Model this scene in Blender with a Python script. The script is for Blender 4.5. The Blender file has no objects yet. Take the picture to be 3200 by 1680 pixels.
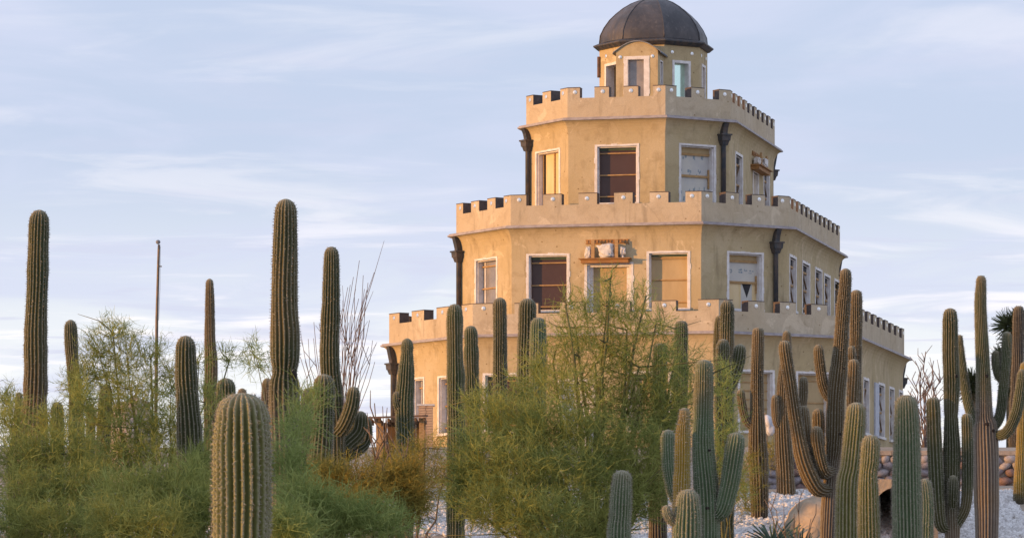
import bpy, bmesh, math, random
import numpy as np
from mathutils import Vector, Matrix, noise as mnoise
R = math.radians
SC = bpy.context.scene
COL = SC.collection
rng = np.random.default_rng(7)
random.seed(7)

# ------------------------------------------------------------------ camera, sky, sun, exposure
F, HZ, EYE = 12844.0, 1905.0, 1.7          # focal length and horizon row of the 3200 px photograph, eye height
cam = bpy.data.objects.new('camera', bpy.data.cameras.new('camera'))
COL.objects.link(cam)
cam.location = (0, 0, EYE)
cam.rotation_euler = (R(90), 0, 0)
cam.data.sensor_width = 36
cam.data.lens = 36 * F / 3200
cam.data.shift_y = (HZ - 840) / 3200
cam.data.clip_start = .5
cam.data.clip_end = 6000
SC.camera = cam

SUN_AZ, SUN_EL = 68.0, 4.5                  # degrees to the left of the direction castle -> camera, height
sd = Vector((-math.sin(R(SUN_AZ)) * math.cos(R(SUN_EL)), -math.cos(R(SUN_AZ)) * math.cos(R(SUN_EL)), math.sin(R(SUN_EL))))
sl = bpy.data.lights.new('sun', 'SUN')
sl.energy = 4.5
sl.angle = R(1.2)
sl.color = (1.0, .49, .13)
sun = bpy.data.objects.new('sun', sl)
COL.objects.link(sun)
sun.location = (-40, -10, 30)
sun.rotation_euler = (-sd).to_track_quat('-Z', 'Y').to_euler()

W = bpy.data.worlds.new('World')
SC.world = W
W.use_nodes = True
nt = W.node_tree
nt.nodes.clear()
def wn(t, **k):
    n = nt.nodes.new(t)
    for a, b in k.items(): setattr(n, a, b)
    return n
LK = nt.links.new
def wmath(op, a, b=None, c=None):
    n = wn('ShaderNodeMath', operation=op)
    for i, q in enumerate((a, b, c)):
        if q is None: continue
        if isinstance(q, (int, float)): n.inputs[i].default_value = q
        else: LK(q, n.inputs[i])
    return n.outputs[0]
def wmix(f, a, b):
    n = wn('ShaderNodeMix', data_type='RGBA')
    for i, q in ((0, f), (6, a), (7, b)):
        if isinstance(q, (int, float)): n.inputs[i].default_value = q
        elif isinstance(q, tuple): n.inputs[i].default_value = q
        else: LK(q, n.inputs[i])
    return n.outputs[2]
out = wn('ShaderNodeOutputWorld')
bg = wn('ShaderNodeBackground')
bg.inputs[1].default_value = .15
sky = wn('ShaderNodeTexSky', sky_type='NISHITA')
sky.sun_disc = False
sky.sun_elevation = R(SUN_EL)
sky.sun_rotation = math.atan2(sd.x, sd.y)
sky.air_density = 1.0
sky.dust_density = .6
sky.ozone_density = 2.0
tc = wn('ShaderNodeTexCoord')
sep = wn('ShaderNodeSeparateXYZ')
LK(tc.outputs['Generated'], sep.inputs[0])
zc = wmath('MAXIMUM', sep.outputs[2], 0.0)
zz = wmath('ADD', zc, .035)
cx = wmath('DIVIDE', sep.outputs[0], zz)
cy_ = wmath('DIVIDE', sep.outputs[1], zz)
cmb = wn('ShaderNodeCombineXYZ')
LK(cx, cmb.inputs[0]); LK(cy_, cmb.inputs[1])
def cloud(scale, rot, stretch, lo, hi, detail=7, rough=.55, dist=.6, off=(0, 0, 0)):
    mp = wn('ShaderNodeMapping')
    mp.inputs['Rotation'].default_value = (0, 0, R(rot))
    mp.inputs['Scale'].default_value = stretch
    mp.inputs['Location'].default_value = off
    LK(cmb.outputs[0], mp.inputs[0])
    nz = wn('ShaderNodeTexNoise')
    nz.inputs['Scale'].default_value = scale
    nz.inputs['Detail'].default_value = detail
    nz.inputs['Roughness'].default_value = rough
    nz.inputs['Distortion'].default_value = dist
    LK(mp.outputs[0], nz.inputs['Vector'])
    mr = wn('ShaderNodeMapRange', interpolation_type='SMOOTHSTEP')
    mr.inputs[1].default_value = lo; mr.inputs[2].default_value = hi
    LK(nz.outputs[0], mr.inputs[0])
    return mr.outputs[0]
# thin high overcast over a clear evening sky: veil of lavender cloud, brighter low in the sky, thin bars of cloud
el = wn('ShaderNodeMapRange', interpolation_type='SMOOTHSTEP')
el.inputs[1].default_value = .030; el.inputs[2].default_value = .118
LK(zc, el.inputs[0])
lowc = (5.6, 5.6, 5.55, 1)
highc = (3.0, 3.42, 4.45, 1)
veil = wmix(el.outputs[0], lowc, highc)
base = wmix(.88, sky.outputs[0], veil)
c1 = cloud(1.3, 12, (1, .6, 1), .42, .62)
col = wmix(wmath('MULTIPLY', c1, .7), base, (3.35, 3.6, 4.5, 1))
c2 = cloud(2.0, -8, (.8, .9, 1), .50, .66, off=(3.1, 1.7, 0))
lowmask = wmath('SUBTRACT', 1.0, wmath('MULTIPLY', el.outputs[0], .78))
col = wmix(wmath('MULTIPLY', wmath('MULTIPLY', c2, lowmask), .8), col, (6.2, 5.75, 5.6, 1))
c3 = cloud(2.6, 5, (.8, 1.1, 1), .52, .66, off=(9.2, 4.1, 0))
col = wmix(wmath('MULTIPLY', wmath('MULTIPLY', c3, lowmask), .8), col, (3.3, 3.4, 4.25, 1))
gain = wn('ShaderNodeVectorMath', operation='SCALE')
gain.inputs['Scale'].default_value = 1.38
LK(col, gain.inputs[0])
LK(gain.outputs[0], bg.inputs[0])
LK(bg.outputs[0], out.inputs[0])

SC.view_settings.view_transform = 'Standard'
SC.view_settings.look = 'None'
SC.view_settings.gamma = 1
SC.view_settings.use_curve_mapping = False
SC.view_settings.exposure = 0.0
SC.render.engine = 'CYCLES'
SC.cycles.max_bounces = 6

# ------------------------------------------------------------------ helpers
def px(x, y, d):
    """point seen at photograph pixel (x, y) that stands d metres in front of the camera"""
    return Vector(((x - 1600) / F * d, d, EYE + (HZ - y) / F * d))
def link(o, parent=None):
    COL.objects.link(o)
    o.parent = parent
    return o
def empty(name, loc, label, cat, group=None, rz=0):
    o = bpy.data.objects.new(name, None)
    o.empty_display_size = .3
    o.location = loc
    o.rotation_euler = (0, 0, rz)
    return tag(link(o), label, cat, group)
def tag(o, label=None, cat=None, group=None, kind=None):
    for k, v in (('label', label), ('category', cat), ('group', group), ('kind', kind)):
        if v: o[k] = v
    return o
def mesh(name, V, Fc, mat, parent=None, smooth=False, org=(0, 0, 0), attrs=None, mats=None, midx=None):
    me = bpy.data.meshes.new(name)
    V = np.asarray(V, dtype=np.float64) - np.asarray(org, dtype=np.float64)
    if isinstance(Fc, np.ndarray):
        n, k = Fc.shape
        me.vertices.add(len(V)); me.vertices.foreach_set('co', V.astype(np.float32).ravel())
        me.loops.add(n * k); me.loops.foreach_set('vertex_index', Fc.astype(np.int32).ravel())
        me.polygons.add(n)
        me.polygons.foreach_set('loop_start', np.arange(0, n * k, k, dtype=np.int32))
        me.update(calc_edges=True)
    else:
        me.from_pydata(V.tolist(), [], Fc)
        me.update()
    for k, a in (attrs or {}).items():
        a = np.asarray(a, dtype=np.float32)
        if a.ndim == 1:
            at = me.attributes.new(k, 'FLOAT', 'POINT'); at.data.foreach_set('value', a)
        else:
            at = me.attributes.new(k, 'FLOAT_COLOR', 'POINT')
            at.data.foreach_set('color', np.c_[a, np.ones(len(a))].astype(np.float32).ravel())
    for m in (mats or [mat]): me.materials.append(m)
    if midx is not None: me.polygons.foreach_set('material_index', np.asarray(midx, dtype=np.int32))
    if smooth: me.polygons.foreach_set('use_smooth', [True] * len(me.polygons))
    return link(bpy.data.objects.new(name, me), parent)
class MB:
    def __init__(s): s.v = []; s.f = []; s.m = []
    def add(s, v, f, mi=0):
        o = len(s.v); s.v += [tuple(p) for p in v]; s.f += [[i + o for i in q] for q in f]; s.m += [mi] * len(f)
    def prism(s, poly, z0, z1, mi=0, z0l=None, z1l=None):
        n = len(poly)
        v = [(p[0], p[1], z0) for p in poly] + [(p[0], p[1], z1) for p in poly]
        f = [list(range(n))[::-1], list(range(n, 2 * n))] + [[i, (i + 1) % n, n + (i + 1) % n, n + i] for i in range(n)]
        s.add(v, f, mi)
    def hexa(s, p, mi=0):   # 8 corners: bottom 4 ccw, top 4 ccw
        s.add(p, [[3, 2, 1, 0], [4, 5, 6, 7], [0, 1, 5, 4], [1, 2, 6, 5], [2, 3, 7, 6], [3, 0, 4, 7]], mi)
    def box(s, c, d, rot=None, mi=0):
        P = [Vector((sx * d[0] / 2, sy * d[1] / 2, sz * d[2] / 2)) for sz in (-1, 1) for sx, sy in ((-1, -1), (1, -1), (1, 1), (-1, 1))]
        if rot is not None: P = [rot @ p for p in P]
        s.hexa([p + Vector(c) for p in P], mi)
    def tube(s, pts, rad, n=8, cap=True, mi=0):
        pts = [Vector(p) for p in pts]
        rings = []
        for i, p in enumerate(pts):
            t = (pts[min(i + 1, len(pts) - 1)] - pts[max(i - 1, 0)]).normalized()
            a = t.orthogonal().normalized() if i == 0 else (rings[-1][1] - t * rings[-1][1].dot(t)).normalized()
            rings.append((p, a, t.cross(a)))
        v = []; f = []
        for i, (p, a, b) in enumerate(rings):
            r = rad[i] if hasattr(rad, '__len__') else rad
            v += [p + (a * math.cos(2 * math.pi * j / n) + b * math.sin(2 * math.pi * j / n)) * r for j in range(n)]
        for i in range(len(pts) - 1):
            f += [[i * n + j, i * n + (j + 1) % n, (i + 1) * n + (j + 1) % n, (i + 1) * n + j] for j in range(n)]
        if cap:
            f += [list(range(n))[::-1], list(range((len(pts) - 1) * n, len(pts) * n))]
        s.add(v, f, mi)
    def build(s, name, mat, parent=None, smooth=False, org=(0, 0, 0), mats=None):
        return mesh(name, s.v, s.f, mat, parent, smooth, org, None, mats, s.m if mats else None)

# ------------------------------------------------------------------ materials
MATS = {}
def newmat(name):
    m = bpy.data.materials.new(name); m.use_nodes = True
    MATS[name] = m
    t = m.node_tree
    b = t.nodes['Principled BSDF']
    return m, t, b
def N(t, ty, **k):
    n = t.nodes.new(ty)
    for a, b in k.items(): setattr(n, a, b)
    return n
def noise(t, vec, scale, detail=5, rough=.6, dist=0):
    n = N(t, 'ShaderNodeTexNoise')
    n.inputs['Scale'].default_value = scale; n.inputs['Detail'].default_value = detail
    n.inputs['Roughness'].default_value = rough; n.inputs['Distortion'].default_value = dist
    if vec is not None: t.links.new(vec, n.inputs['Vector'])
    return n.outputs[0]
def rng_(t, s, lo, hi, a=0., b=1.):
    n = N(t, 'ShaderNodeMapRange', interpolation_type='SMOOTHSTEP')
    for i, q in ((1, lo), (2, hi), (3, a), (4, b)): n.inputs[i].default_value = q
    t.links.new(s, n.inputs[0]); return n.outputs[0]
def mix(t, f, a, b, mode='MIX'):
    n = N(t, 'ShaderNodeMix', data_type='RGBA', blend_type=mode)
    for i, q in ((0, f), (6, a), (7, b)):
        if isinstance(q, (int, float)): n.inputs[i].default_value = q
        elif isinstance(q, tuple): n.inputs[i].default_value = (*q, 1) if len(q) == 3 else q
        else: t.links.new(q, n.inputs[i])
    return n.outputs[2]
def vmap(t, scale=(1, 1, 1), src='Object'):
    c = N(t, 'ShaderNodeTexCoord'); m = N(t, 'ShaderNodeMapping')
    m.inputs['Scale'].default_value = scale
    t.links.new(c.outputs[src], m.inputs[0]); return m.outputs[0]
def bump(t, b, h, strength=.3, dist=.02):
    n = N(t, 'ShaderNodeBump'); n.inputs['Strength'].default_value = strength; n.inputs['Distance'].default_value = dist
    t.links.new(h, n.inputs['Height']); t.links.new(n.outputs[0], b.inputs['Normal'])
def simple(name, c1, c2=None, scale=3., rough=.7, bs=.2, bd=.01, metal=0, stretch=(1, 1, 1), lo=.35, hi=.65):
    m, t, b = newmat(name)
    v = vmap(t, stretch)
    n = noise(t, v, scale, 6)
    col = mix(t, rng_(t, n, lo, hi), c1, c2 or tuple(x * .8 for x in c1))
    t.links.new(col, b.inputs['Base Color'])
    b.inputs['Roughness'].default_value = rough; b.inputs['Metallic'].default_value = metal
    if bs: bump(t, b, noise(t, v, scale * 6, 4), bs, bd)
    return m
def stucco(name, base, pale, stain):
    m, t, b = newmat(name)
    v = vmap(t)
    big = noise(t, v, .55, 6, .6, .4); mid = noise(t, v, 2.6, 7, .65, .5); fine = noise(t, v, 40, 3, .7)
    streak = noise(t, vmap(t, (2.2, 2.2, .35)), 1.6, 6, .6)
    col = mix(t, rng_(t, big, .38, .66, 0, .7), base, pale)
    col = mix(t, rng_(t, mid, .48, .70, 0, .75), col, stain)
    col = mix(t, rng_(t, streak, .54, .72, 0, .55), col, tuple(x * .60 for x in stain))
    patch = noise(t, v, 1.1, 8, .62, 1.2)
    col = mix(t, rng_(t, patch, .60, .64, 0, .42), col, tuple(min(1, x * 1.3) for x in pale))
    vo = N(t, 'ShaderNodeTexVoronoi'); vo.inputs['Scale'].default_value = 2.9; vo.inputs['Randomness'].default_value = 1
    t.links.new(v, vo.inputs['Vector'])
    col = mix(t, rng_(t, vo.outputs['Distance'], .05, .085, .8, 0), col, (.20, .13, .055))   # small chips knocked out of the render
    col = mix(t, rng_(t, fine, .3, .7, 0, .3), col, tuple(x * .6 for x in base))
    # hairline cracks
    wv = N(t, 'ShaderNodeTexVoronoi', feature='DISTANCE_TO_EDGE'); wv.inputs['Scale'].default_value = .42
    dv = N(t, 'ShaderNodeMix', data_type='RGBA'); dv.inputs[0].default_value = .13
    nn = N(t, 'ShaderNodeTexNoise'); nn.inputs['Scale'].default_value = 2.2; nn.inputs['Detail'].default_value = 6
    t.links.new(v, nn.inputs['Vector']); t.links.new(v, dv.inputs[6]); t.links.new(nn.outputs['Color'], dv.inputs[7])
    t.links.new(dv.outputs[2], wv.inputs['Vector'])
    col = mix(t, rng_(t, wv.outputs['Distance'], .001, .004, .16, 0), col, tuple(x * .5 for x in stain))
    t.links.new(col, b.inputs['Base Color'])
    b.inputs['Roughness'].default_value = .92; b.inputs['Specular IOR Level'].default_value = .2
    h = N(t, 'ShaderNodeMath', operation='ADD'); t.links.new(mid, h.inputs[0])
    h2 = N(t, 'ShaderNodeMath', operation='MULTIPLY'); t.links.new(fine, h2.inputs[0]); h2.inputs[1].default_value = .25
    t.links.new(h2.outputs[0], h.inputs[1])
    bump(t, b, h.outputs[0], .5, .03)
    return m
STU = stucco('stucco_cream', (.52, .42, .25), (.62, .52, .36), (.42, .33, .20))
stucco('stucco_parapet', (.54, .45, .32), (.62, .54, .42), (.44, .36, .26))
simple('coping', (.11, .085, .08), (.07, .055, .055), 6)
simple('cornice_paint', (.42, .39, .41), (.30, .27, .29), 5, .6, stretch=(1, 1, 3))
simple('lead', (.26, .28, .31), (.17, .18, .21), 4, .5)
simple('white_paint', (.80, .79, .80), (.66, .63, .62), 5, .6)
simple('enamel', (.86, .88, .90), (.74, .76, .78), 9, .3, 0, metal=.85)
simple('downpipe_iron', (.030, .040, .055), (.085, .070, .065), 9, .55, .4, .01, stretch=(1, 1, .4))
simple('brown_board', (.085, .050, .048), (.105, .065, .06), 2, .8, .1)
simple('tan_board', (.52, .40, .23), (.45, .34, .19), 2.5, .8, .1, stretch=(1, 1, .3))
simple('cream_board', (.78, .62, .38), (.70, .52, .27), 3, .8, .1, stretch=(1, 1, .25))
simple('batten_wood', (.50, .32, .15), (.36, .22, .10), 7, .8, .3, stretch=(1, 1, 4))
simple('shelf_wood', (.42, .21, .07), (.27, .13, .045), 5, .7, .3, stretch=(.6, .6, 4))
simple('plaster_white', (.78, .76, .74), (.60, .58, .58), 9, .85, .6, .03)
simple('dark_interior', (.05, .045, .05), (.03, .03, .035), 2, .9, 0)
simple('roof_deck', (.30, .27, .24), (.22, .20, .18), 2, .9)
simple('pole_metal', (.10, .09, .085), (.16, .12, .09), 8, .5, metal=.4)
simple('old_wood', (.22, .13, .065), (.11, .07, .04), 7, .85, .5, .01, stretch=(1, 1, .3))
simple('rust_sheet', (.20, .11, .07), (.10, .07, .055), 5, .8, .3)
simple('dead_wood', (.22, .16, .12), (.12, .085, .06), 12, .9, .4)
simple('ocotillo_bark', (.20, .15, .13), (.13, .10, .10), 14, .9, .3)
simple('branch_bark', (.17, .17, .06), (.11, .10, .05), 10, .85, .3)
simple('mortar', (.42, .36, .31), (.32, .27, .23), 5, .95, .5, .03)
simple('fieldstone_grey', (.22, .19, .21), (.34, .31, .33), 4, .8, .4, .02)
simple('fieldstone_rust', (.25, .16, .14), (.16, .11, .11), 4, .8, .4, .02)
simple('fieldstone_pale', (.42, .38, .38), (.28, .25, .26), 4, .8, .4, .02)
simple('arch_plaster', (.50, .38, .26), (.36, .28, .20), 2.2, .95, .6, .04)
simple('pink_rock', (.46, .34, .29), (.62, .50, .44), 3, .95, .8, .08)
simple('yucca_leaf', (.055, .075, .03), (.10, .11, .04), 6, .6, 0)
simple('yucca_skirt', (.24, .18, .10), (.14, .10, .06), 6, .9, 0)
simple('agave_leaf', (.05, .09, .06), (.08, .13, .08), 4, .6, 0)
simple('tarpaulin', (.70, .70, .74), (.50, .52, .60), 5, .4, .6, .05)
simple('red_paint', (.50, .06, .05), (.35, .05, .04), 5, .6)
simple('hole_dark', (.018, .012, .010), (.03, .02, .015), 8, .95, 0)
simple('brick', (.46, .30, .20), (.56, .40, .28), 6, .9, .4)
simple('print_blue', (.20, .27, .33), (.30, .36, .40), 9, .6, 0)
simple('shutter_blue', (.52, .56, .66), (.42, .45, .54), 5, .6)
def glassmat(name, tint, rough=.05):
    m, t, b = newmat(name)
    b.inputs['Base Color'].default_value = (*tint, 1); b.inputs['Roughness'].default_value = rough
    b.inputs['Specular IOR Level'].default_value = .7
    b.inputs['Transmission Weight'].default_value = .0
    return m
m, t, b = newmat('dusty_glass')
v = vmap(t)
t.links.new(mix(t, rng_(t, noise(t, v, 2.5), .3, .7), (.20, .19, .20), (.30, .28, .28)), b.inputs['Base Color'])
b.inputs['Roughness'].default_value = .22; b.inputs['Specular IOR Level'].default_value = .8
m, t, b = newmat('green_glass')
b.inputs['Base Color'].default_value = (.78, .98, .86, 1); b.inputs['Metallic'].default_value = .95; b.inputs['Roughness'].default_value = .12   # sky-reflecting coated pane
m, t, b = newmat('brown_glass')
v = vmap(t)
t.links.new(mix(t, rng_(t, noise(t, v, 1.5), .3, .7), (.062, .033, .030), (.076, .042, .038)), b.inputs['Base Color'])
b.inputs['Roughness'].default_value = .35; b.inputs['Specular IOR Level'].default_value = .4
# printed house wrap: pale sheet with faded blue print
m, t, b = newmat('house_wrap')
v = vmap(t)
br = N(t, 'ShaderNodeTexVoronoi', distance='CHEBYCHEV'); br.inputs['Scale'].default_value = 2.6; br.inputs['Randomness'].default_value = .55
t.links.new(vmap(t, (1, 1, 1.5)), br.inputs['Vector'])
sq = rng_(t, br.outputs['Distance'], .26, .28, 1, 0)
ink = noise(t, v, 13, 3, .5, .5)
f = N(t, 'ShaderNodeMath', operation='MULTIPLY'); t.links.new(sq, f.inputs[0]); t.links.new(rng_(t, ink, .40, .5, .1, .85), f.inputs[1])
c = mix(t, rng_(t, noise(t, v, 1.3), .35, .65), (.60, .58, .53), (.50, .50, .50))
t.links.new(mix(t, .0, c, (.16, .23, .30)), b.inputs['Base Color']); b.inputs['Roughness'].default_value = .5
# weathered copper-dark dome sheet
m, t, b = newmat('dome_sheet')
v = vmap(t)
big = noise(t, v, 1.4, 7, .62, .6); mid = noise(t, vmap(t, (3, 3, .8)), 3, 7, .65)
c = mix(t, rng_(t, big, .35, .65), (.045, .044, .050), (.088, .080, .084))
c = mix(t, rng_(t, mid, .52, .75, 0, .5), c, (.20, .185, .185))
t.links.new(c, b.inputs['Base Color']); b.inputs['Metallic'].default_value = .1
t.links.new(rng_(t, mid, .3, .7, .38, .62), b.inputs['Roughness'])
bump(t, b, mid, .15, .02)
# saguaro skin: vertex colour = the plant's own skin colour, straw where the spine cushions sit on the rib crests
m, t, b = newmat('saguaro_skin')
at = N(t, 'ShaderNodeAttribute'); at.attribute_name = 'skin'
cr = N(t, 'ShaderNodeAttribute'); cr.attribute_name = 'crest'
v = vmap(t)
c = mix(t, rng_(t, noise(t, v, 9, 6), .3, .7, 0, .5), at.outputs['Color'], (.30, .24, .15), 'SOFT_LIGHT')
spot = noise(t, v, 24, 5, .6)
c = mix(t, rng_(t, spot, .64, .72, 0, .6), c, (.10, .07, .04))
g = N(t, 'ShaderNodeMath', operation='MULTIPLY')
t.links.new(rng_(t, cr.outputs['Fac'], .72, .98), g.inputs[0]); t.links.new(rng_(t, noise(t, vmap(t, (1, 1, 2.2)), 16, 4), .3, .6, .35, .8), g.inputs[1])
c = mix(t, g.outputs[0], c, mix(t, .38, (.42, .395, .32), at.outputs['Color']))
t.links.new(c, b.inputs['Base Color']); b.inputs['Roughness'].default_value = .75; b.inputs['Specular IOR Level'].default_value = .25
bump(t, b, noise(t, v, 30, 3), .3, .01)
m, t, b = newmat('spine')
rv = N(t, 'ShaderNodeAttribute'); rv.attribute_name = 'v'
t.links.new(mix(t, rv.outputs['Fac'], (.20, .18, .14), (.50, .47, .40)), b.inputs['Base Color']); b.inputs['Roughness'].default_value = .8
def foliage(name, dark, light, tip):
    m, t, b = newmat(name)
    a = N(t, 'ShaderNodeAttribute'); a.attribute_name = 'v'
    big = noise(t, vmap(t), .9, 4)
    c = mix(t, a.outputs['Fac'], dark, light)
    c = mix(t, rng_(t, big, .45, .7, 0, .55), c, tip)
    t.links.new(c, b.inputs['Base Color']); b.inputs['Roughness'].default_value = .7; b.inputs['Specular IOR Level'].default_value = .15
    tr = N(t, 'ShaderNodeBsdfTranslucent'); t.links.new(c, tr.inputs[0])
    ms = N(t, 'ShaderNodeMixShader'); ms.inputs[0].default_value = .35
    t.links.new(b.outputs[0], ms.inputs[1]); t.links.new(tr.outputs[0], ms.inputs[2])
    t.links.new(ms.outputs[0], t.nodes['Material Output'].inputs[0])
    return m
foliage('palo_verde_leaf', (.15, .19, .05), (.43, .47, .15), (.46, .44, .12))
foliage('olive_leaf', (.20, .18, .04), (.42, .37, .10), (.42, .26, .05))
foliage('blue_green_leaf', (.15, .21, .06), (.40, .47, .16), (.36, .42, .14))
m, t, b = newmat('desert_soil')
v = vmap(t)
c = mix(t, rng_(t, noise(t, v, .6, 8), .35, .65), (.40, .33, .26), (.30, .24, .18))
c = mix(t, rng_(t, noise(t, v, 14, 5), .5, .7, 0, .6), c, (.52, .47, .42))
t.links.new(c, b.inputs['Base Color']); b.inputs['Roughness'].default_value = .95
bump(t, b, noise(t, v, 10, 6), .6, .06)
m, t, b = newmat('white_stone')
oi = N(t, 'ShaderNodeObjectInfo')
t.links.new(mix(t, oi.outputs['Random'], (.80, .79, .78), (.52, .50, .49)), b.inputs['Base Color']); b.inputs['Roughness'].default_value = .85
bump(t, b, noise(t, vmap(t), 20, 4), .3, .02)
M = MATS

# ------------------------------------------------------------------ terrain
WALLX0, WALLX1, WALLY = 6.9, 22.0, 112.0
def smooth(a, b, x):
    t = min(1, max(0, (x - a) / (b - a))); return t * t * (3 - 2 * t)
PRO = [(-60, -1.7), (10, -1.7), (60, -.45), (92, .55), (97.5, .85), (107.5, 3.1), (110.6, 3.3)]
def gz(x, y):
    xs = [p[0] for p in PRO]
    z = float(np.interp(y, xs, [p[1] for p in PRO]))
    wl = smooth(WALLX0 - 2.5, WALLX0, x) * (1 - smooth(WALLX1, WALLX1 + 3, x))
    up = wl * (smooth(WALLY - .15, WALLY + .15, y)) + (1 - wl) * smooth(107.5, 114, y)
    if y > 107: z += up * 1.05
    z += .35 * smooth(113, 119, y)
    if y > 150: z = z + (-9 - z) * smooth(150, 260, y)
    n = mnoise.noise((x * .25, y * .25, 0)) * .10 + mnoise.noise((x * .9, y * .9, 3)) * .03
    fl = 1 - smooth(111, 112.5, y) * (1 - smooth(150, 160, y)) * .9
    r = math.hypot(x, y)
    return EYE + z + n * fl + (smooth(300, 900, r) * 6 * mnoise.noise((x * .004, y * .004, 1)) if r > 300 else 0)
def grid(xs, ys, fn, dz=0):
    V = [(x, y, fn(x, y) + dz) for y in ys for x in xs]
    nx = len(xs)
    Fc = [[j * nx + i, j * nx + i + 1, (j + 1) * nx + i + 1, (j + 1) * nx + i] for j in range(len(ys) - 1) for i in range(nx - 1)]
    return V, Fc
def axis(segs):
    o = []
    for a, b, s in segs: o += list(np.arange(a, b, s))
    return o + [segs[-1][1]]
xs = axis([(-4000, -400, 300), (-400, -60, 34), (-60, -24, 3), (-24, 24, .6), (24, 60, 3), (60, 400, 34), (400, 4000, 300)])
ys = axis([(-3000, -200, 280), (-200, -20, 20), (-20, 90, 2.5), (90, 108, .6), (108, 111.4, .5), (111.4, 112.6, .2), (112.6, 120, .8), (120, 150, 3), (150, 300, 15), (300, 6000, 400)])
V, Fc = grid(xs, ys, gz)
tag(mesh('ground', V, Fc, M['desert_soil'], smooth=True), kind='structure')

# white crushed stone on the bank: counted by nobody, scattered with geometry nodes on a sheet just above the soil
V, Fc = grid(axis([(-16, 25, .5)]), axis([(95.5, 107.6, .5)]), gz, .006)
Fc = [f for f in Fc if mnoise.noise((V[f[0]][0] * .33, V[f[0]][1] * .33, 9)) > -.42]
gv = mesh('white_gravel', V, Fc, M['desert_soil'])
tag(gv, 'white crushed stone mulch covering the bank below the castle', 'gravel', kind='stuff')
ng = bpy.data.node_groups.new('scatter_stones', 'GeometryNodeTree')
ng.interface.new_socket('Geometry', in_out='INPUT', socket_type='NodeSocketGeometry')
ng.interface.new_socket('Geometry', in_out='OUTPUT', socket_type='NodeSocketGeometry')
G = ng.nodes.new
gi, go = G('NodeGroupInput'), G('NodeGroupOutput')
dp = G('GeometryNodeDistributePointsOnFaces'); dp.inputs['Density'].default_value = 170
ico = G('GeometryNodeMeshIcoSphere'); ico.inputs['Radius'].default_value = .056; ico.inputs['Subdivisions'].default_value = 2
sp = G('GeometryNodeSetPosition'); nzn = G('ShaderNodeTexNoise'); nzn.inputs['Scale'].default_value = 14
sb = G('ShaderNodeVectorMath'); sb.operation = 'SUBTRACT'; sb.inputs[1].default_value = (.5, .5, .5)
ml = G('ShaderNodeVectorMath'); ml.operation = 'SCALE'; ml.inputs['Scale'].default_value = .07
ng.links.new(nzn.outputs['Color'], sb.inputs[0]); ng.links.new(sb.outputs[0], ml.inputs[0])
ng.links.new(ico.outputs['Mesh'], sp.inputs['Geometry']); ng.links.new(ml.outputs[0], sp.inputs['Offset'])
sm = G('GeometryNodeSetMaterial'); sm.inputs['Material'].default_value = M['white_stone']
ng.links.new(sp.outputs[0], sm.inputs[0])
ip = G('GeometryNodeInstanceOnPoints')
rs = G('FunctionNodeRandomValue'); rs.data_type = 'FLOAT_VECTOR'; rs.inputs[0].default_value = (.65, .65, .5); rs.inputs[1].default_value = (1.7, 1.5, 1.25)
rr = G('FunctionNodeRandomValue'); rr.data_type = 'FLOAT_VECTOR'; rr.inputs[1].default_value = (6.28, 6.28, 6.28); rr.inputs['Seed'].default_value = 3
ng.links.new(gi.outputs[0], dp.inputs[0]); ng.links.new(dp.outputs[0], ip.inputs[0]); ng.links.new(sm.outputs[0], ip.inputs['Instance'])
ng.links.new(rs.outputs[0], ip.inputs['Scale']); ng.links.new(rr.outputs[0], ip.inputs['Rotation'])
jg = G('GeometryNodeJoinGeometry')
ng.links.new(gi.outputs[0], jg.inputs[0]); ng.links.new(ip.outputs[0], jg.inputs[0])
ng.links.new(jg.outputs[0], go.inputs[0])
gv.modifiers.new('stones', 'NODES').node_group = ng

# ------------------------------------------------------------------ castle
CX, CY, YAW = 4.454, 129.346, -.233
CB = EYE + 4.45                                  # castle ground
CC, CS = math.cos(YAW), math.sin(YAW)
castle = empty('castle', (CX, CY, CB), 'cream stucco three tiered castle with battlements and dark dome', 'castle', rz=YAW)
def cl(x, y):                                    # world -> castle plan
    dx, dy = x - CX, y - CY
    return CC * dx + CS * dy, -CS * dx + CC * dy
def octo(a, b, c, o=0.):
    a2, b2 = a + .4142 * o, b + o; c2 = (a + c + o) - a2
    return [Vector(p) for p in ((-(a2 + c2), -b2 + c2), (-a2, -b2), (a2, -b2), (a2 + c2, -b2 + c2), (a2 + c2, b2 - c2), (a2, b2), (-a2, b2), (-(a2 + c2), b2 - c2))]
class Facet:
    def __init__(s, p0, p1):
        s.p = p0; s.e = (p1 - p0).normalized(); s.L = (p1 - p0).length; s.n = Vector((s.e.y, -s.e.x))
    def pt(s, u, z, d=0):
        q = s.p + s.e * u + s.n * d; return Vector((q.x, q.y, z))
    def hit(s, x, y):
        o = Vector(cl(0, 0)); q = px(x, y, 100.); dr = Vector(cl(q.x, q.y)) - o
        k = (s.p - o).dot(s.n) / dr.dot(s.n)
        return (o + dr * k - s.p).dot(s.e), EYE + (q.z - EYE) * k
    def box(s, mb, u0, u1, z0, z1, d0, d1, mi=0):
        mb.hexa([s.pt(u0, z0, d1), s.pt(u1, z0, d1), s.pt(u1, z0, d0), s.pt(u0, z0, d0), s.pt(u0, z1, d1), s.pt(u1, z1, d1), s.pt(u1, z1, d0), s.pt(u0, z1, d0)], mi)
    def bar(s, mb, a, b, w, d0, d1):             # slanting bar in the plane of the facet
        a, b = Vector(a), Vector(b); t = (b - a).normalized(); q = Vector((-t.y, t.x)) * w / 2
        P = [a - q, b - q, b + q, a + q]
        mb.hexa([s.pt(p.x, p.y, d1) for p in P] + [s.pt(p.x, p.y, d0) for p in P])
CO = (0, 0, CB)
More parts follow.
